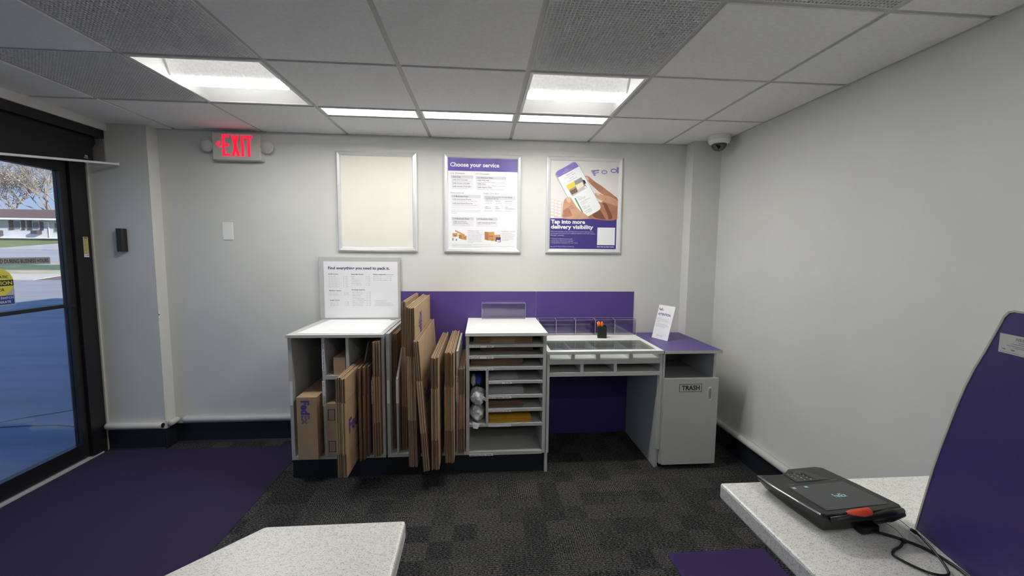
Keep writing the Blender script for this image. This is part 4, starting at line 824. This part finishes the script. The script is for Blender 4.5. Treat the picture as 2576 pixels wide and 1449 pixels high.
# acrylic holders, pen cup, notice
t = thing('leaflet_holder', (1.78, .53, .959), 'wide clear acrylic holder standing empty on the middle cabinet', 'acrylic holder')
x0, x1, y0, y1, zz, zt = 1.612, 1.951, .515, .575, .959, 1.084; e = .003
m = MB(ACRYL); m.box(x0, x1, y0, y0+e, zz+e, zt); m.build('front_panel', t); m = MB(ACRYL); m.box(x0, x1, y1-e, y1, zz+e, zt); m.build('back_panel', t)
for xx in (x0, x1-e): MB(ACRYL).box(xx, xx+e, y0+e, y1-e, zz+e, zt).build('end_panel', t)
MB(ACRYL).box(x0, x1, y0, y1, zz, zz+e).build('base', t)
m = MB(ACEDGE)
for q in ((x0, x1, y0, y0+.0015, zt, zt+.0015), (x0, x1, y1-.0015, y1, zt, zt+.0015), (x0, x0+.0015, y0-.0005, y0+.001, zz, zt), (x1-.0015, x1, y0-.0005, y0+.001, zz, zt), (x0, x1, y0-.0005, y0, zz, zz+.002), (x0, x0+.0012, y0, y1, zt, zt+.0015), (x1-.0012, x1, y0, y1, zt, zt+.0015)): m.box(*q)
m.build('polished_edge', t)
t = thing('divided_tray', (2.45, .53, .832), 'long clear acrylic rack with five bays at the back of the desk', 'acrylic rack')
x0, x1, y0, y1, zz, zt = 2.052, 2.838, .492, .575, .832, .958
m = MB(ACRYL); m.box(x0, x1, y0, y0+e, zz+e, zt-.004); m.build('front_panel', t); m = MB(ACRYL); m.box(x0, x1, y1-e, y1, zz+e, zt); m.build('back_panel', t)
MB(ACRYL).box(x0, x1, y0, y1, zz, zz+e).build('base', t); m = MB(ACEDGE)
for xx in (x0, 2.19, 2.345, 2.502, 2.660, x1-e):
    MB(ACRYL).box(xx, xx+e, y0+e, y1-e, zz+e, zt).build('bay_divider', t); m.box(xx, xx+e, y0+e, y1-e, zt, zt+.001); m.box(xx, xx+e, y0-.0006, y0, zz, zt-.004)
for q in ((x0, x1, y0, y0+e, zt-.004, zt-.003), (x0, x1, y1-e, y1, zt, zt+.001), (x0, x1, y0-.0006, y0, zz, zz+.003)): m.box(*q)
m.build('polished_edge', t)
t = thing('pen_cup', (2.535, .41, .832), 'square black pen cup on the desk holding orange pens', 'pen cup')
Mx = Matrix.Translation((2.5345, .412, .832)) @ Matrix.Rotation(math.radians(-14), 4, 'Z'); hw = .034; hh = .090
m = MB(BLACKP); m.M = Mx
for q in ((-hw, hw, -hw, -hw+.002, 0, hh), (-hw, hw, hw-.002, hw, 0, hh), (-hw, -hw+.002, -hw, hw, 0, hh), (hw-.002, hw, -hw, hw, 0, hh), (-hw, hw, -hw, hw, 0, .003)): m.box(*q)
m.build('cup', t)
ORG = mat('orange_plastic', (.85, .20, .02), .35)
for i, (dx, dy, lx, ly) in enumerate(((-.022, -.018, -.014, .0), (-.012, -.010, -.010, .01), (-.018, .006, -.008, .016), (-.004, -.02, -.002, -.006), (.002, .004, -.004, .01))):
    b0 = Mx @ Vector((dx, dy, .004)); b1 = Mx @ Vector((dx+lx, dy+ly, .112)); d_ = (b1-b0).normalized()
    p = thing('ballpoint_pen', b0, ['orange-capped pen, leftmost in the black cup', 'orange-capped pen, second from the left in the black cup', 'orange-capped pen at the back of the black cup', 'orange-capped pen at the front of the black cup', 'orange-capped pen, rightmost in the black cup'][i], 'pen', 'orange pens in the black cup')
    MB(BLACKP).tube([b0, b0+d_*.085], .0035, 8).build('barrel', p, smooth=True); MB(ORG).tube([b0+d_*.078, b0+d_*.118], .0045, 10).build('cap', p, smooth=True)
    MB(ORG).tube([b0+d_*.116+Vector((.005, -.003, 0)), b0+d_*.088+Vector((.007, -.005, 0))], .0018, 6).build('clip', p)
# attention notice
t = thing('counter_notice', (2.96, .33, .832), 'white FedEx ATTENTION notice on an easel on the purple top', 'notice')
pA = Vector((2.9275, .405, .832)); pB = Vector((2.987, .262, .832))
U = (pB-pA).normalized(); back = Vector((U.y, -U.x, 0)); back = -back if back.y < 0 else back; V = (Vector((0, 0, 1))*.963+back*.27).normalized()
Wd = (pB-pA).length; Hh = .262; NN = U.cross(V); NN = NN if NN.y < 0 else -NN
m = MB(PAPER); th = .004
m.add([pA, pB, pB+V*Hh, pA+V*Hh]+[q-NN*th for q in (pA, pB, pB+V*Hh, pA+V*Hh)], [(0, 1, 2, 3), (7, 6, 5, 4), (0, 4, 5, 1), (1, 5, 6, 2), (2, 6, 7, 3), (3, 7, 4, 0)]); m.build('card', t)
fr = (pA, U, V, NN); k = Wd/480.0
def nt_(mb, s, x, y, h, w_, mm, b=0): text(mb, s, fr, x*k, Hh-y*Hh/985., h*Hh/985., w_*k, mm, b, .0006)
m = MB(INKP); nt_(m, 'Fed', 30, 160, 70, 80, INKP, .03); nt_(m, 'ATTENTION:', 30, 300, 64, 380, INKP, .03); m.build('headline', t)
m = MB(INKO); nt_(m, 'Ex', 108, 160, 70, 62, INKO, .02); m.build('logo_accent', t)
m = MB(INKG)
for s, y, x, w_ in (('New store hours', 390, 30, 140), ('Beginning soon this location will have new', 428, 30, 320), ('pick up and drop off times for packages. Please', 466, 30, 370), ('see an associate.', 504, 30, 110), ('Customers may also visit nearby stores or', 560, 30, 350), ('use a drop box to send prepaid shipments. For', 598, 30, 375), ('more information scan the code below', 636, 30, 290), ('Thank you for shipping', 880, 120, 190), ('with us today', 914, 130, 170)): nt_(m, s, x, y, 20, w_, INKG)
m.build('body_text', t)
mid = (pA+pB)/2-NN*.005; m = MB(mat('easel_white', (.6, .6, .58), .4)); m.add([mid+V*.05, mid+V*.004+U*.02, mid-NN*.03+Vector((0, 0, -.0005)), mid-NN*.035+V*.045], [(0, 1, 2, 3), (3, 2, 1, 0)])
q = pB-U*.02-NN*.012; m.tube([q+Vector((0, 0, .002)), q-NN*.03+Vector((0, 0, .004)), q-NN*.034+Vector((0, 0, .03)), q-NN*.006+Vector((0, 0, .05))], .004, 8); m.build('easel_foot', t)

# ---------------------------------------------------------------- counters in the foreground
CT = .914; TH = .040
def rounded_slab(poly, z0, z1, m_, par, nm='worktop'):
    m = MB(m_); m.prism(poly, z0, z1); return m.build(nm, par, bevel=.006)
cL = thing('service_counter', (1.2, -2.3, 0), 'white speckled counter with cut corner at the bottom left', 'counter')
rounded_slab([(1.160, -1.797), (.68, -2.32), (.68, -3.4), (1.470, -3.4), (1.447, -1.797)], CT-TH, CT, SPECK, cL)
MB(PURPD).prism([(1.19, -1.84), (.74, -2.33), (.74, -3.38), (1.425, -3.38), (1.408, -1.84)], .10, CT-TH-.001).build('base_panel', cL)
m = MB(LAM); m.prism([(1.20, -1.85), (.75, -2.33), (.75, -3.38), (1.42, -3.38), (1.398, -1.85)], 0, .10); m.build('plinth', cL)
cR = thing('service_counter', (2.8, -2.3, 0), 'white speckled counter at the lower right carrying the payment terminal', 'counter')
rounded_slab([(2.205, -1.702), (3.455, -1.702), (3.455, -3.4), (2.205, -3.4)], CT-TH, CT, SPECK, cR)
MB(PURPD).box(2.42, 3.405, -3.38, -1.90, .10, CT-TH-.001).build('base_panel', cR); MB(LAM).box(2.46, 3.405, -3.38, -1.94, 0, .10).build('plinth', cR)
# curved purple screen
pt = thing('counter_screen', (2.40, -2.3, CT), 'tall purple screen with a curved edge standing on the right counter', 'partition')
B0 = Vector((2.517, -1.898, 0)); dS = Vector((-.2644, -.9644, 0)).normalized(); nS = Vector((-dS.y, dS.x, 0)); nS = nS if nS.x < 0 else -nS
cur = [(0, CT+.001), (.013, .985), (.028, 1.062), (.041, 1.115), (.053, 1.160), (.065, 1.205), (.078, 1.247), (.092, 1.284), (.108, 1.319), (.120, 1.348), (.130, 1.372), (.135, 1.385), (.142, 1.3935), (.150, 1.396)]
outl = cur+[(.72, 1.396), (.72, CT+.001)]
def onS(s_, z_, o_): return B0+dS*s_+Vector((0, 0, z_))+nS*o_
m = MB(PURPD); n = len(outl); th = .022; m.add([onS(a, b, 0) for a, b in outl]+[onS(a, b, -th) for a, b in outl], [tuple(range(n))[::-1], tuple(range(n, 2*n))]+[(i, (i+1) % n, n+(i+1) % n, n+i) for i in range(n)]); m.build('panel', pt)
m = MB(mat('edge_banding', (.50, .49, .42), .5)); path = cur+[(.72, 1.396)]; vv = []; 
for i, (a, b) in enumerate(path):
    p = Vector(path[max(i-1, 0)]); q = Vector(path[min(i+1, len(path)-1)]); d_ = (q-p).normalized(); nn = Vector((-d_.y, d_.x)); nn = nn*.0035
    vv += [onS(a, b, .0012), onS(a+nn.x, b+nn.y, .0012), onS(a+nn.x, b+nn.y, -th-.0012), onS(a, b, -th-.0012)]
k = len(path); m.add(vv, [(4*i+j, 4*i+(j+1) % 4, 4*(i+1)+(j+1) % 4, 4*(i+1)+j) for i in range(k-1) for j in range(4)]+[(0, 1, 2, 3), tuple(4*(k-1)+j for j in (3, 2, 1, 0))]); m.build('edge_band', pt)
nb = thing('business_notice', onS(.2, 1.32, .002), 'small white printed notice stuck on the purple screen at the right edge', 'notice')
fr = (onS(0, 0, .0006), dS, Vector((0, 0, 1)), nS); m = MB(PAPER)
rect(m, fr, .1305, .29, 1.3265, 1.3585, mat('notice_paper', (.60, .60, .56), .5), .0003); m.build('card', nb)
m = MB(INKG); text(m, 'NEED A NOTARY TODAY', fr, .158, 1.350, .0050, .095, INKG, .0, .0006)
for x, z, w_ in ((.163, 1.3465, .06), (.151, 1.3435, .12), (.144, 1.340, .13), (.157, 1.3375, .09)): rect(m, fr, x, x+w_, z, z+.0009, INKG, .0006)
rect(m, fr, .137, .1425, 1.3325, 1.3345, INKG, .0006); rect(m, fr, .152, .158, 1.3325, 1.3345, INKG, .0006); rect(m, fr, .133, .28, 1.3288, 1.3294, INKG, .0006); m.build('lettering', nb)

# payment terminal
tm = thing('payment_terminal', (2.40, -1.81, CT), 'black payment terminal with keypad and screen on the right counter', 'payment terminal')
TB = mat('terminal_black', (.009, .009, .009), .36, bump=.05, bs=800); TS = mat('terminal_screen', (.04, .046, .05), .2); TK = mat('keypad_black', (.006, .006, .012), .12)
Mx = Matrix.Translation((2.300, -1.905, CT)) @ Matrix.Rotation(math.radians(5.1), 4, 'Z')   # local u: right, v: towards the back wall
Wt, Dt = .194, .184; hn, hf = .047, .031
def top(u, v, o=0): return (u, v, hn+(hf-hn)*v/Dt+o)
m = MB(TB); m.M = Mx
ol = [(.004, -.002), (.0, .004), (-.003, Dt*.5), (.0, Dt-.004), (.03, Dt-.010), (.06, Dt-.013), (.088, Dt+.001), (.10, Dt+.010), (Wt-.012, Dt+.010), (Wt, Dt), (Wt+.003, Dt*.5), (Wt+.001, .006), (Wt-.006, -.002), (.12, -.006), (.06, -.006)]
def inset(p, d): cx, cy = Wt/2, Dt/2; return (cx+(p[0]-cx)*(1-d), cy+(p[1]-cy)*(1-d))
lv = [(.16, 0.002, 0), (.10, .010, 0), (.0, None, -.008), (-.004, None, -.003), (.01, None, 0)]; vv = []
for d, hz, oz in lv:
    for p in ol:
        q = inset(p, d); vv.append((q[0], q[1], hz) if hz is not None else top(q[0], q[1], oz))
n = len(ol); F_ = [(r_*n+i, r_*n+(i+1) % n, (r_+1)*n+(i+1) % n, (r_+1)*n+i) for r_ in range(len(lv)-1) for i in range(n)]+[tuple(range(n))[::-1], tuple(range((len(lv)-1)*n, len(lv)*n))]
m.add(vv, F_); m.build('body', tm, bevel=.0015)
m = MB(TS); m.M = Mx; m.poly([top(.020, .012, .0006), top(.176, .012, .0006), top(.172, .112, .0006), top(.024, .112, .0006)]); scn = m.build('screen', tm)
m = MB(mat('screen_glow', (.02, .02, .02), .3, emit=(.35, .6, .62), es=.45))
fr = (Mx @ Vector(top(0, 0, .0010)), (Mx.to_3x3() @ Vector((1, 0, 0))).normalized(), (Mx.to_3x3() @ Vector((0, 1, (hf-hn)/Dt))).normalized(), Vector((0, 0, 1)))
text(m, 'FedEx', fr, .088, .052, .014, .030, None, .02, .0002); rect(m, fr, .028, .036, .101, .108, None, .0002); rect(m, fr, .060, .068, .101, .108, None, .0002); m.build('display_text', scn)
m = MB(TK); m.M = Mx; m.poly([top(.062, .128, .0008), top(.120, .128, .0008), top(.118, .168, .0008), top(.066, .168, .0008)]); m.poly([top(.120, .128, .0008), top(.150, .130, .0008), top(.128, Dt-.002, .0008), top(.090, Dt-.006, .0008)]); kp = m.build('keypad', tm)
m = MB(PAPER)
for i in range(3):
    for j in range(4):
        text(m, '123456789*0#'[j*3+i], fr, .072+.016*i, .162-.010*j, .0036, None, PAPER, .02, .0012)
m.build('key_markings', kp)
m = MB(mat('badge_silver', (.3, .3, .28), .3, .4)); rect(m, fr, .030, .046, .117, .1185, None, .001); rect(m, fr, .148, .164, .121, .1225, None, .001); m.build('badge', tm)
m = MB(mat('chrome_trim', (.75, .77, .82), .15, .9)); m.M = Mx; pa = [top(-.003, .004, -.001), top(-.0055, .06, -.001), top(-.006, .12, -.001), top(-.002, Dt-.010, -.001)]; m.tube(pa, .0017, 8); m.build('chrome_trim', tm, smooth=True)
m = MB(mat('satin_cover', (.010, .010, .010), .45)); m.M = Mx
m.tube([(.010, -.008, .040), (.05, -.010, .042), (.10, -.009, .038), (.15, -.010, .042), (.188, -.004, .040)], [.006, .007, .006, .008, .006], 10); m.tube([(.11, -.008, .030), (.15, -.010, .030), (.188, -.006, .034)], [.004, .007, .006], 10); m.build('crumpled_cover', tm, smooth=True)
m = MB(TB); m.M = Mx; m.box(.085, .125, -.012, .006, .002, .018); m.build('port_cover', tm, bevel=.002)
sty = thing('stylus', Mx @ Vector((.052, -.010, .048)), 'orange-red stylus tip holder clipped at the near edge of the terminal', 'stylus')
m = MB(mat('coral_plastic', (.85, .085, .035), .5, nz=.08, ns=200)); m.M = Mx
m.tube([(.050, -.004, .0475), (.058, -.0055, .048), (.085, -.007, .0475), (.102, -.006, .048), (.1065, -.006, .048)], [.0035, .0062, .0082, .0078, .004], 14); m.build('grip', sty, smooth=True)
m = MB(TB); m.M = Mx; m.tube([(.030, -.003, .047), (.050, -.004, .0475)], [.0018, .0032], 8); m.build('shaft', sty, smooth=True)
def curve_path(pts, n=6):
    o = []; P = [Vector(p) for p in pts]; P = [P[0]]+P+[P[-1]]
    for i in range(1, len(P)-2):
        for j in range(n):
            t = j/n; a, b, c, d = P[i-1], P[i], P[i+1], P[i+2]
            o.append(.5*((2*b)+(-a+c)*t+(2*a-5*b+4*c-d)*t*t+(-a+3*b-3*c+d)*t**3))
    o.append(P[-2]); return o
CBL = mat('cable_black', (.012, .012, .013), .35); zc = CT+.0032
cb = MB(CBL).tube(curve_path([(2.405, -1.907, zc+.004), (2.425, -1.912, zc+.003), (2.455, -1.930, zc), (2.474, -1.960, zc), (2.478, -2.0, zc), (2.472, -2.03, zc), (2.456, -2.09, zc)]), .0028, 10).build('power_cable', smooth=True); tag(cb, 'thick black cable running from the terminal along the foot of the screen', 'cable')
tt = thing('security_tether', (2.46, -1.93, CT), 'thin black looped tether cord beside the terminal', 'cord')
MB(CBL).tube(curve_path([(2.448, -1.935, zc+.003), (2.430, -1.945, zc), (2.405, -1.955, zc), (2.392, -1.968, zc), (2.400, -1.992, zc), (2.415, -2.012, zc), (2.438, -2.018, zc), (2.450, -2.010, zc+.003), (2.470, -1.970, zc+.008), (2.484, -1.932, zc+.010), (2.490, -1.912, zc+.008)]), .0022, 10).build('cord', tt, smooth=True)
m = MB(CBL); m.tube([(2.452, -1.932, zc+.003), (2.444, -1.938, zc+.003)], .0036, 10); m.tube([(2.490, -1.912, zc+.008), (2.486, -1.924, zc+.010)], .0036, 10); m.build('crimp', tt, smooth=True)
m = MB(CBL); m.tube(curve_path([(2.458, -1.885, CT+.010), (2.462, -1.905, CT+.008), (2.453, -1.931, zc+.003)]), .0005, 6); m.tube(curve_path([(2.492, -1.868, CT+.014), (2.494, -1.89, CT+.012), (2.490, -1.912, zc+.008)]), .0005, 6); m.build('wire', tt, smooth=True)

# ---------------------------------------------------------------- outdoors
ASPH = mat('asphalt', (.34, .35, .36), .9, nz=.14, ns=1.3, bump=.4, bs=60, sc=(.35, 2, 1)); CRK = mat('asphalt_crack', (.05, .06, .08), .9)
m = MB(ASPH); m.box(-80, -1.22, -12, 19.4, -.4, -.15)
def crack(pts, w_):
    for p, q in zip(pts, pts[1:]):
        d_ = (Vector(q)-Vector(p)).normalized(); n_ = Vector((-d_.y, d_.x))*w_
        m.add([(p[0]+n_.x, p[1]+n_.y, -.148), (p[0]-n_.x, p[1]-n_.y, -.148), (q[0]-n_.x, q[1]-n_.y, -.148), (q[0]+n_.x, q[1]+n_.y, -.148)], [(0, 1, 2, 3)], CRK)
crack([(-3.4, .6), (-2.9, 1.40), (-2.72, 1.56), (-2.55, 1.66), (-2.4, 1.80), (-2.2, 1.95)], .010); crack([(-3.2, 1.0), (-2.85, 1.30), (-2.55, 1.33), (-2.3, 1.33), (-2.05, 1.28), (-1.8, 1.3)], .009)
struct(m.build('parking_lot', origin=(-20, 0, -.4)))
def ZG(y): return -.15+.0917*(y-19.5)
def band(name, y0, y1, mt, label=None, cat=None, kind='structure', x0=-95, x1=-4, dz=0, yl0=None, yl1=None):
    yl0 = y0 if yl0 is None else yl0; yl1 = y1 if yl1 is None else yl1
    m = MB(mt); v = [(x0, yl0, ZG(yl0)+dz), (x1, y0, ZG(y0)+dz), (x1, y1, ZG(y1)+dz), (x0, yl1, ZG(yl1)+dz)]; m.add(v+[(a, b, c-.3) for a, b, c in v], [(0, 1, 2, 3), (7, 6, 5, 4), (0, 4, 5, 1), (1, 5, 6, 2), (2, 6, 7, 3), (3, 7, 4, 0)])
    o = m.build(name); tag(o, label, cat, None, kind); return o
GRS = mat('lawn_green', (.19, .25, .09), .95, nz=.35, ns=1.2, bump=.3, bs=30, sc=(.5, 2, 1)); GRD = mat('verge_grass_shaded', (.10, .17, .09), .95, nz=.4, ns=2, sc=(.4, 2, 1)); GRY = mat('dormant_grass', (.52, .47, .32), .95, nz=.3, ns=2, sc=(.4, 2, 1)); CON = mat('pale_concrete', (.62, .58, .48), .9, nz=.08, ns=2); RD = mat('street_asphalt', (.40, .40, .40), .9, nz=.14, ns=.6, sc=(.2, 2, 1))
band('trim_2', 19.4, 21.3, CON, dz=.02, x1=-20.5)
band('dirt_patch', 19.4, 21.3, mat('bare_soil', (.22, .17, .14), .95, nz=.5, ns=2), 'bare soil patch at the end of the parking kerb', 'ground', 'stuff', x0=-20.5, dz=.0)
band('verge', 21.3, 22.9, GRY, 'pale dormant grass strip behind the parking kerb', 'grass', 'stuff')
band('verge', 22.9, 25.3, GRD, 'grass strip in painted dark green shade across the road verge', 'grass', 'stuff')  # the shade on this strip is put into its green
band('verge', 25.3, 26.2, GRY, 'thin pale grass line along the near side of the street', 'grass', 'stuff')
band('street', 26.2, 35.2, RD)
band('lawn', 35.2, 70, GRS, 'green front lawn before the single-storey house', 'grass', 'stuff')
band('trim_3', 35.2, 44.2, mat('driveway_concrete', (.52, .51, .49), .9, nz=.1, ns=1), x0=-39.3, x1=-20, dz=.03)
# house
hs = thing('house', (-45, 45, 2.2), 'single-storey pale house with brown roof across the street', 'house')
HW = mat('pale_siding', (.55, .57, .64), .8, nz=.05, ns=1); RF = mat('roof_shingle', (.16, .10, .09), .9, nz=.25, ns=3, sc=(1, 1, 6)); HX = lambda p: -48.9+.0387*p; HZ = lambda y: 4.36-(y-552)*.0425
MB(HW).box(-58, -34, 45, 53, 1.2, 4.36).build('wall', hs)
m = MB(RF); m.prism([(44.2, 4.32), (44.2, 4.42), (49, 5.72), (54, 4.3)], -59, -33, 'x'); m.build('roof', hs)
MB(PAPER).box(-59, -33, 44.12, 44.2, 4.26, 4.44).build('eave', hs)
MB(PAPER).box(-58, -34, 44.4, 45, 2.35, 2.44).build('base_strip', hs)
GW = mat('window_dark', (.10, .12, .16), .2); SHT = mat('shutter_dark', (.06, .05, .07), .7)
for a, b, c, d in ((37, 54.6, 556, 577), (82.8, 101, 557, 577), (137.5, 150, 559, 583), (-30, -12, 556, 577)):
    fm = MB(PAPER).box(HX(a), HX(b), 44.93, 45.0, HZ(d), HZ(c)).build('window_frame', hs); MB(GW).box(HX(a)+.06, HX(b)-.06, 44.90, 44.94, HZ(d)+.06, HZ(c)-.06).build('pane', fm)
for a, b in ((25, 35), (56, 63.6), (71, 80.5), (102, 109.5)): MB(SHT).box(HX(a), HX(b), 44.9, 45, HZ(578), HZ(555)).build('shutter', hs)
MB(SHT).box(HX(88), HX(104), 44.5, 45, HZ(588), HZ(579.5)).build('window_air_conditioner', hs)
MB(PAPER).tube([(HX(98), 44.6, 4.3), (HX(125), 44.9, 4.05), (HX(125), 44.9, 2.3)], .04, 6).build('downpipe', hs)
MB(SHT).box(HX(-2), HX(7), 44.2, 45, HZ(593), HZ(580)).build('planter', hs)
# trees
def tree(root, base, h, seed, mt, spread=.75, depth=8, blossoms=None):
    rng = random.Random(seed); m = MB(mt); tips = []
    def go(p, d, L, r, k):
        if k == 0 or r < .006: tips.append(p); return
        q = p; path = [p]; dd_ = d
        for _ in range(3):
            dd_ = (dd_+Vector((rng.uniform(-.22, .22), rng.uniform(-.22, .22), rng.uniform(-.05, .16)))).normalized(); q = q+dd_*L/3; path.append(q)
        m.tube(path, [r, r*.9, r*.8, r*.66], 5 if k > 3 else 3, caps=False)
        if k < 4: tips.extend(path)
        for _ in range(3 if (k < 5 or rng.random() < .5) else 2):
            a = Vector((rng.uniform(-1, 1), rng.uniform(-1, 1), rng.uniform(-.25, .7))).normalized()
            go(q if rng.random() < .7 else path[2], (dd_+a*spread).normalized(), L*rng.uniform(.66, .88), r*.66, k-1)
    for _ in range(3):
        go(Vector(base), Vector((rng.uniform(-.45, .45), rng.uniform(-.3, .3), 1)).normalized(), h*.26, h*.010, depth)
    m.build('branches', root)
    if blossoms:
        b = MB(blossoms)
        for _ in range(7000):
            p = rng.choice(tips)+Vector((rng.gauss(0, .22), rng.gauss(0, .22), rng.gauss(0, .22))); s_ = rng.uniform(.028, .055)
            a = Vector((rng.uniform(-1, 1), rng.uniform(-1, 1), rng.uniform(-1, 1))).normalized()*s_; c_ = a.orthogonal().normalized()*s_; b.add([p+a, p+c_, p-a, p-c_], [(0, 1, 2, 3)])
        o = b.build('blossom', root); o['kind'] = 'stuff'
BARK = mat('pale_bark', (.33, .27, .235), .9, nz=.2, ns=4)
t = thing('bare_tree', (-52.5, 56, 3.0), 'wide bare-branched tree rising behind the house roof', 'tree'); tree(t, (-52.5, 56, 3.0), 13.5, 4, BARK, .85, 8)
t = thing('blossoming_tree', (-57, 54, 2.8), 'pale blossoming tree at the left behind the house', 'tree'); tree(t, (-57.2, 54, 2.8), 10.5, 9, BARK, .85, 7, mat('cream_blossom', (.62, .57, .46), .8))
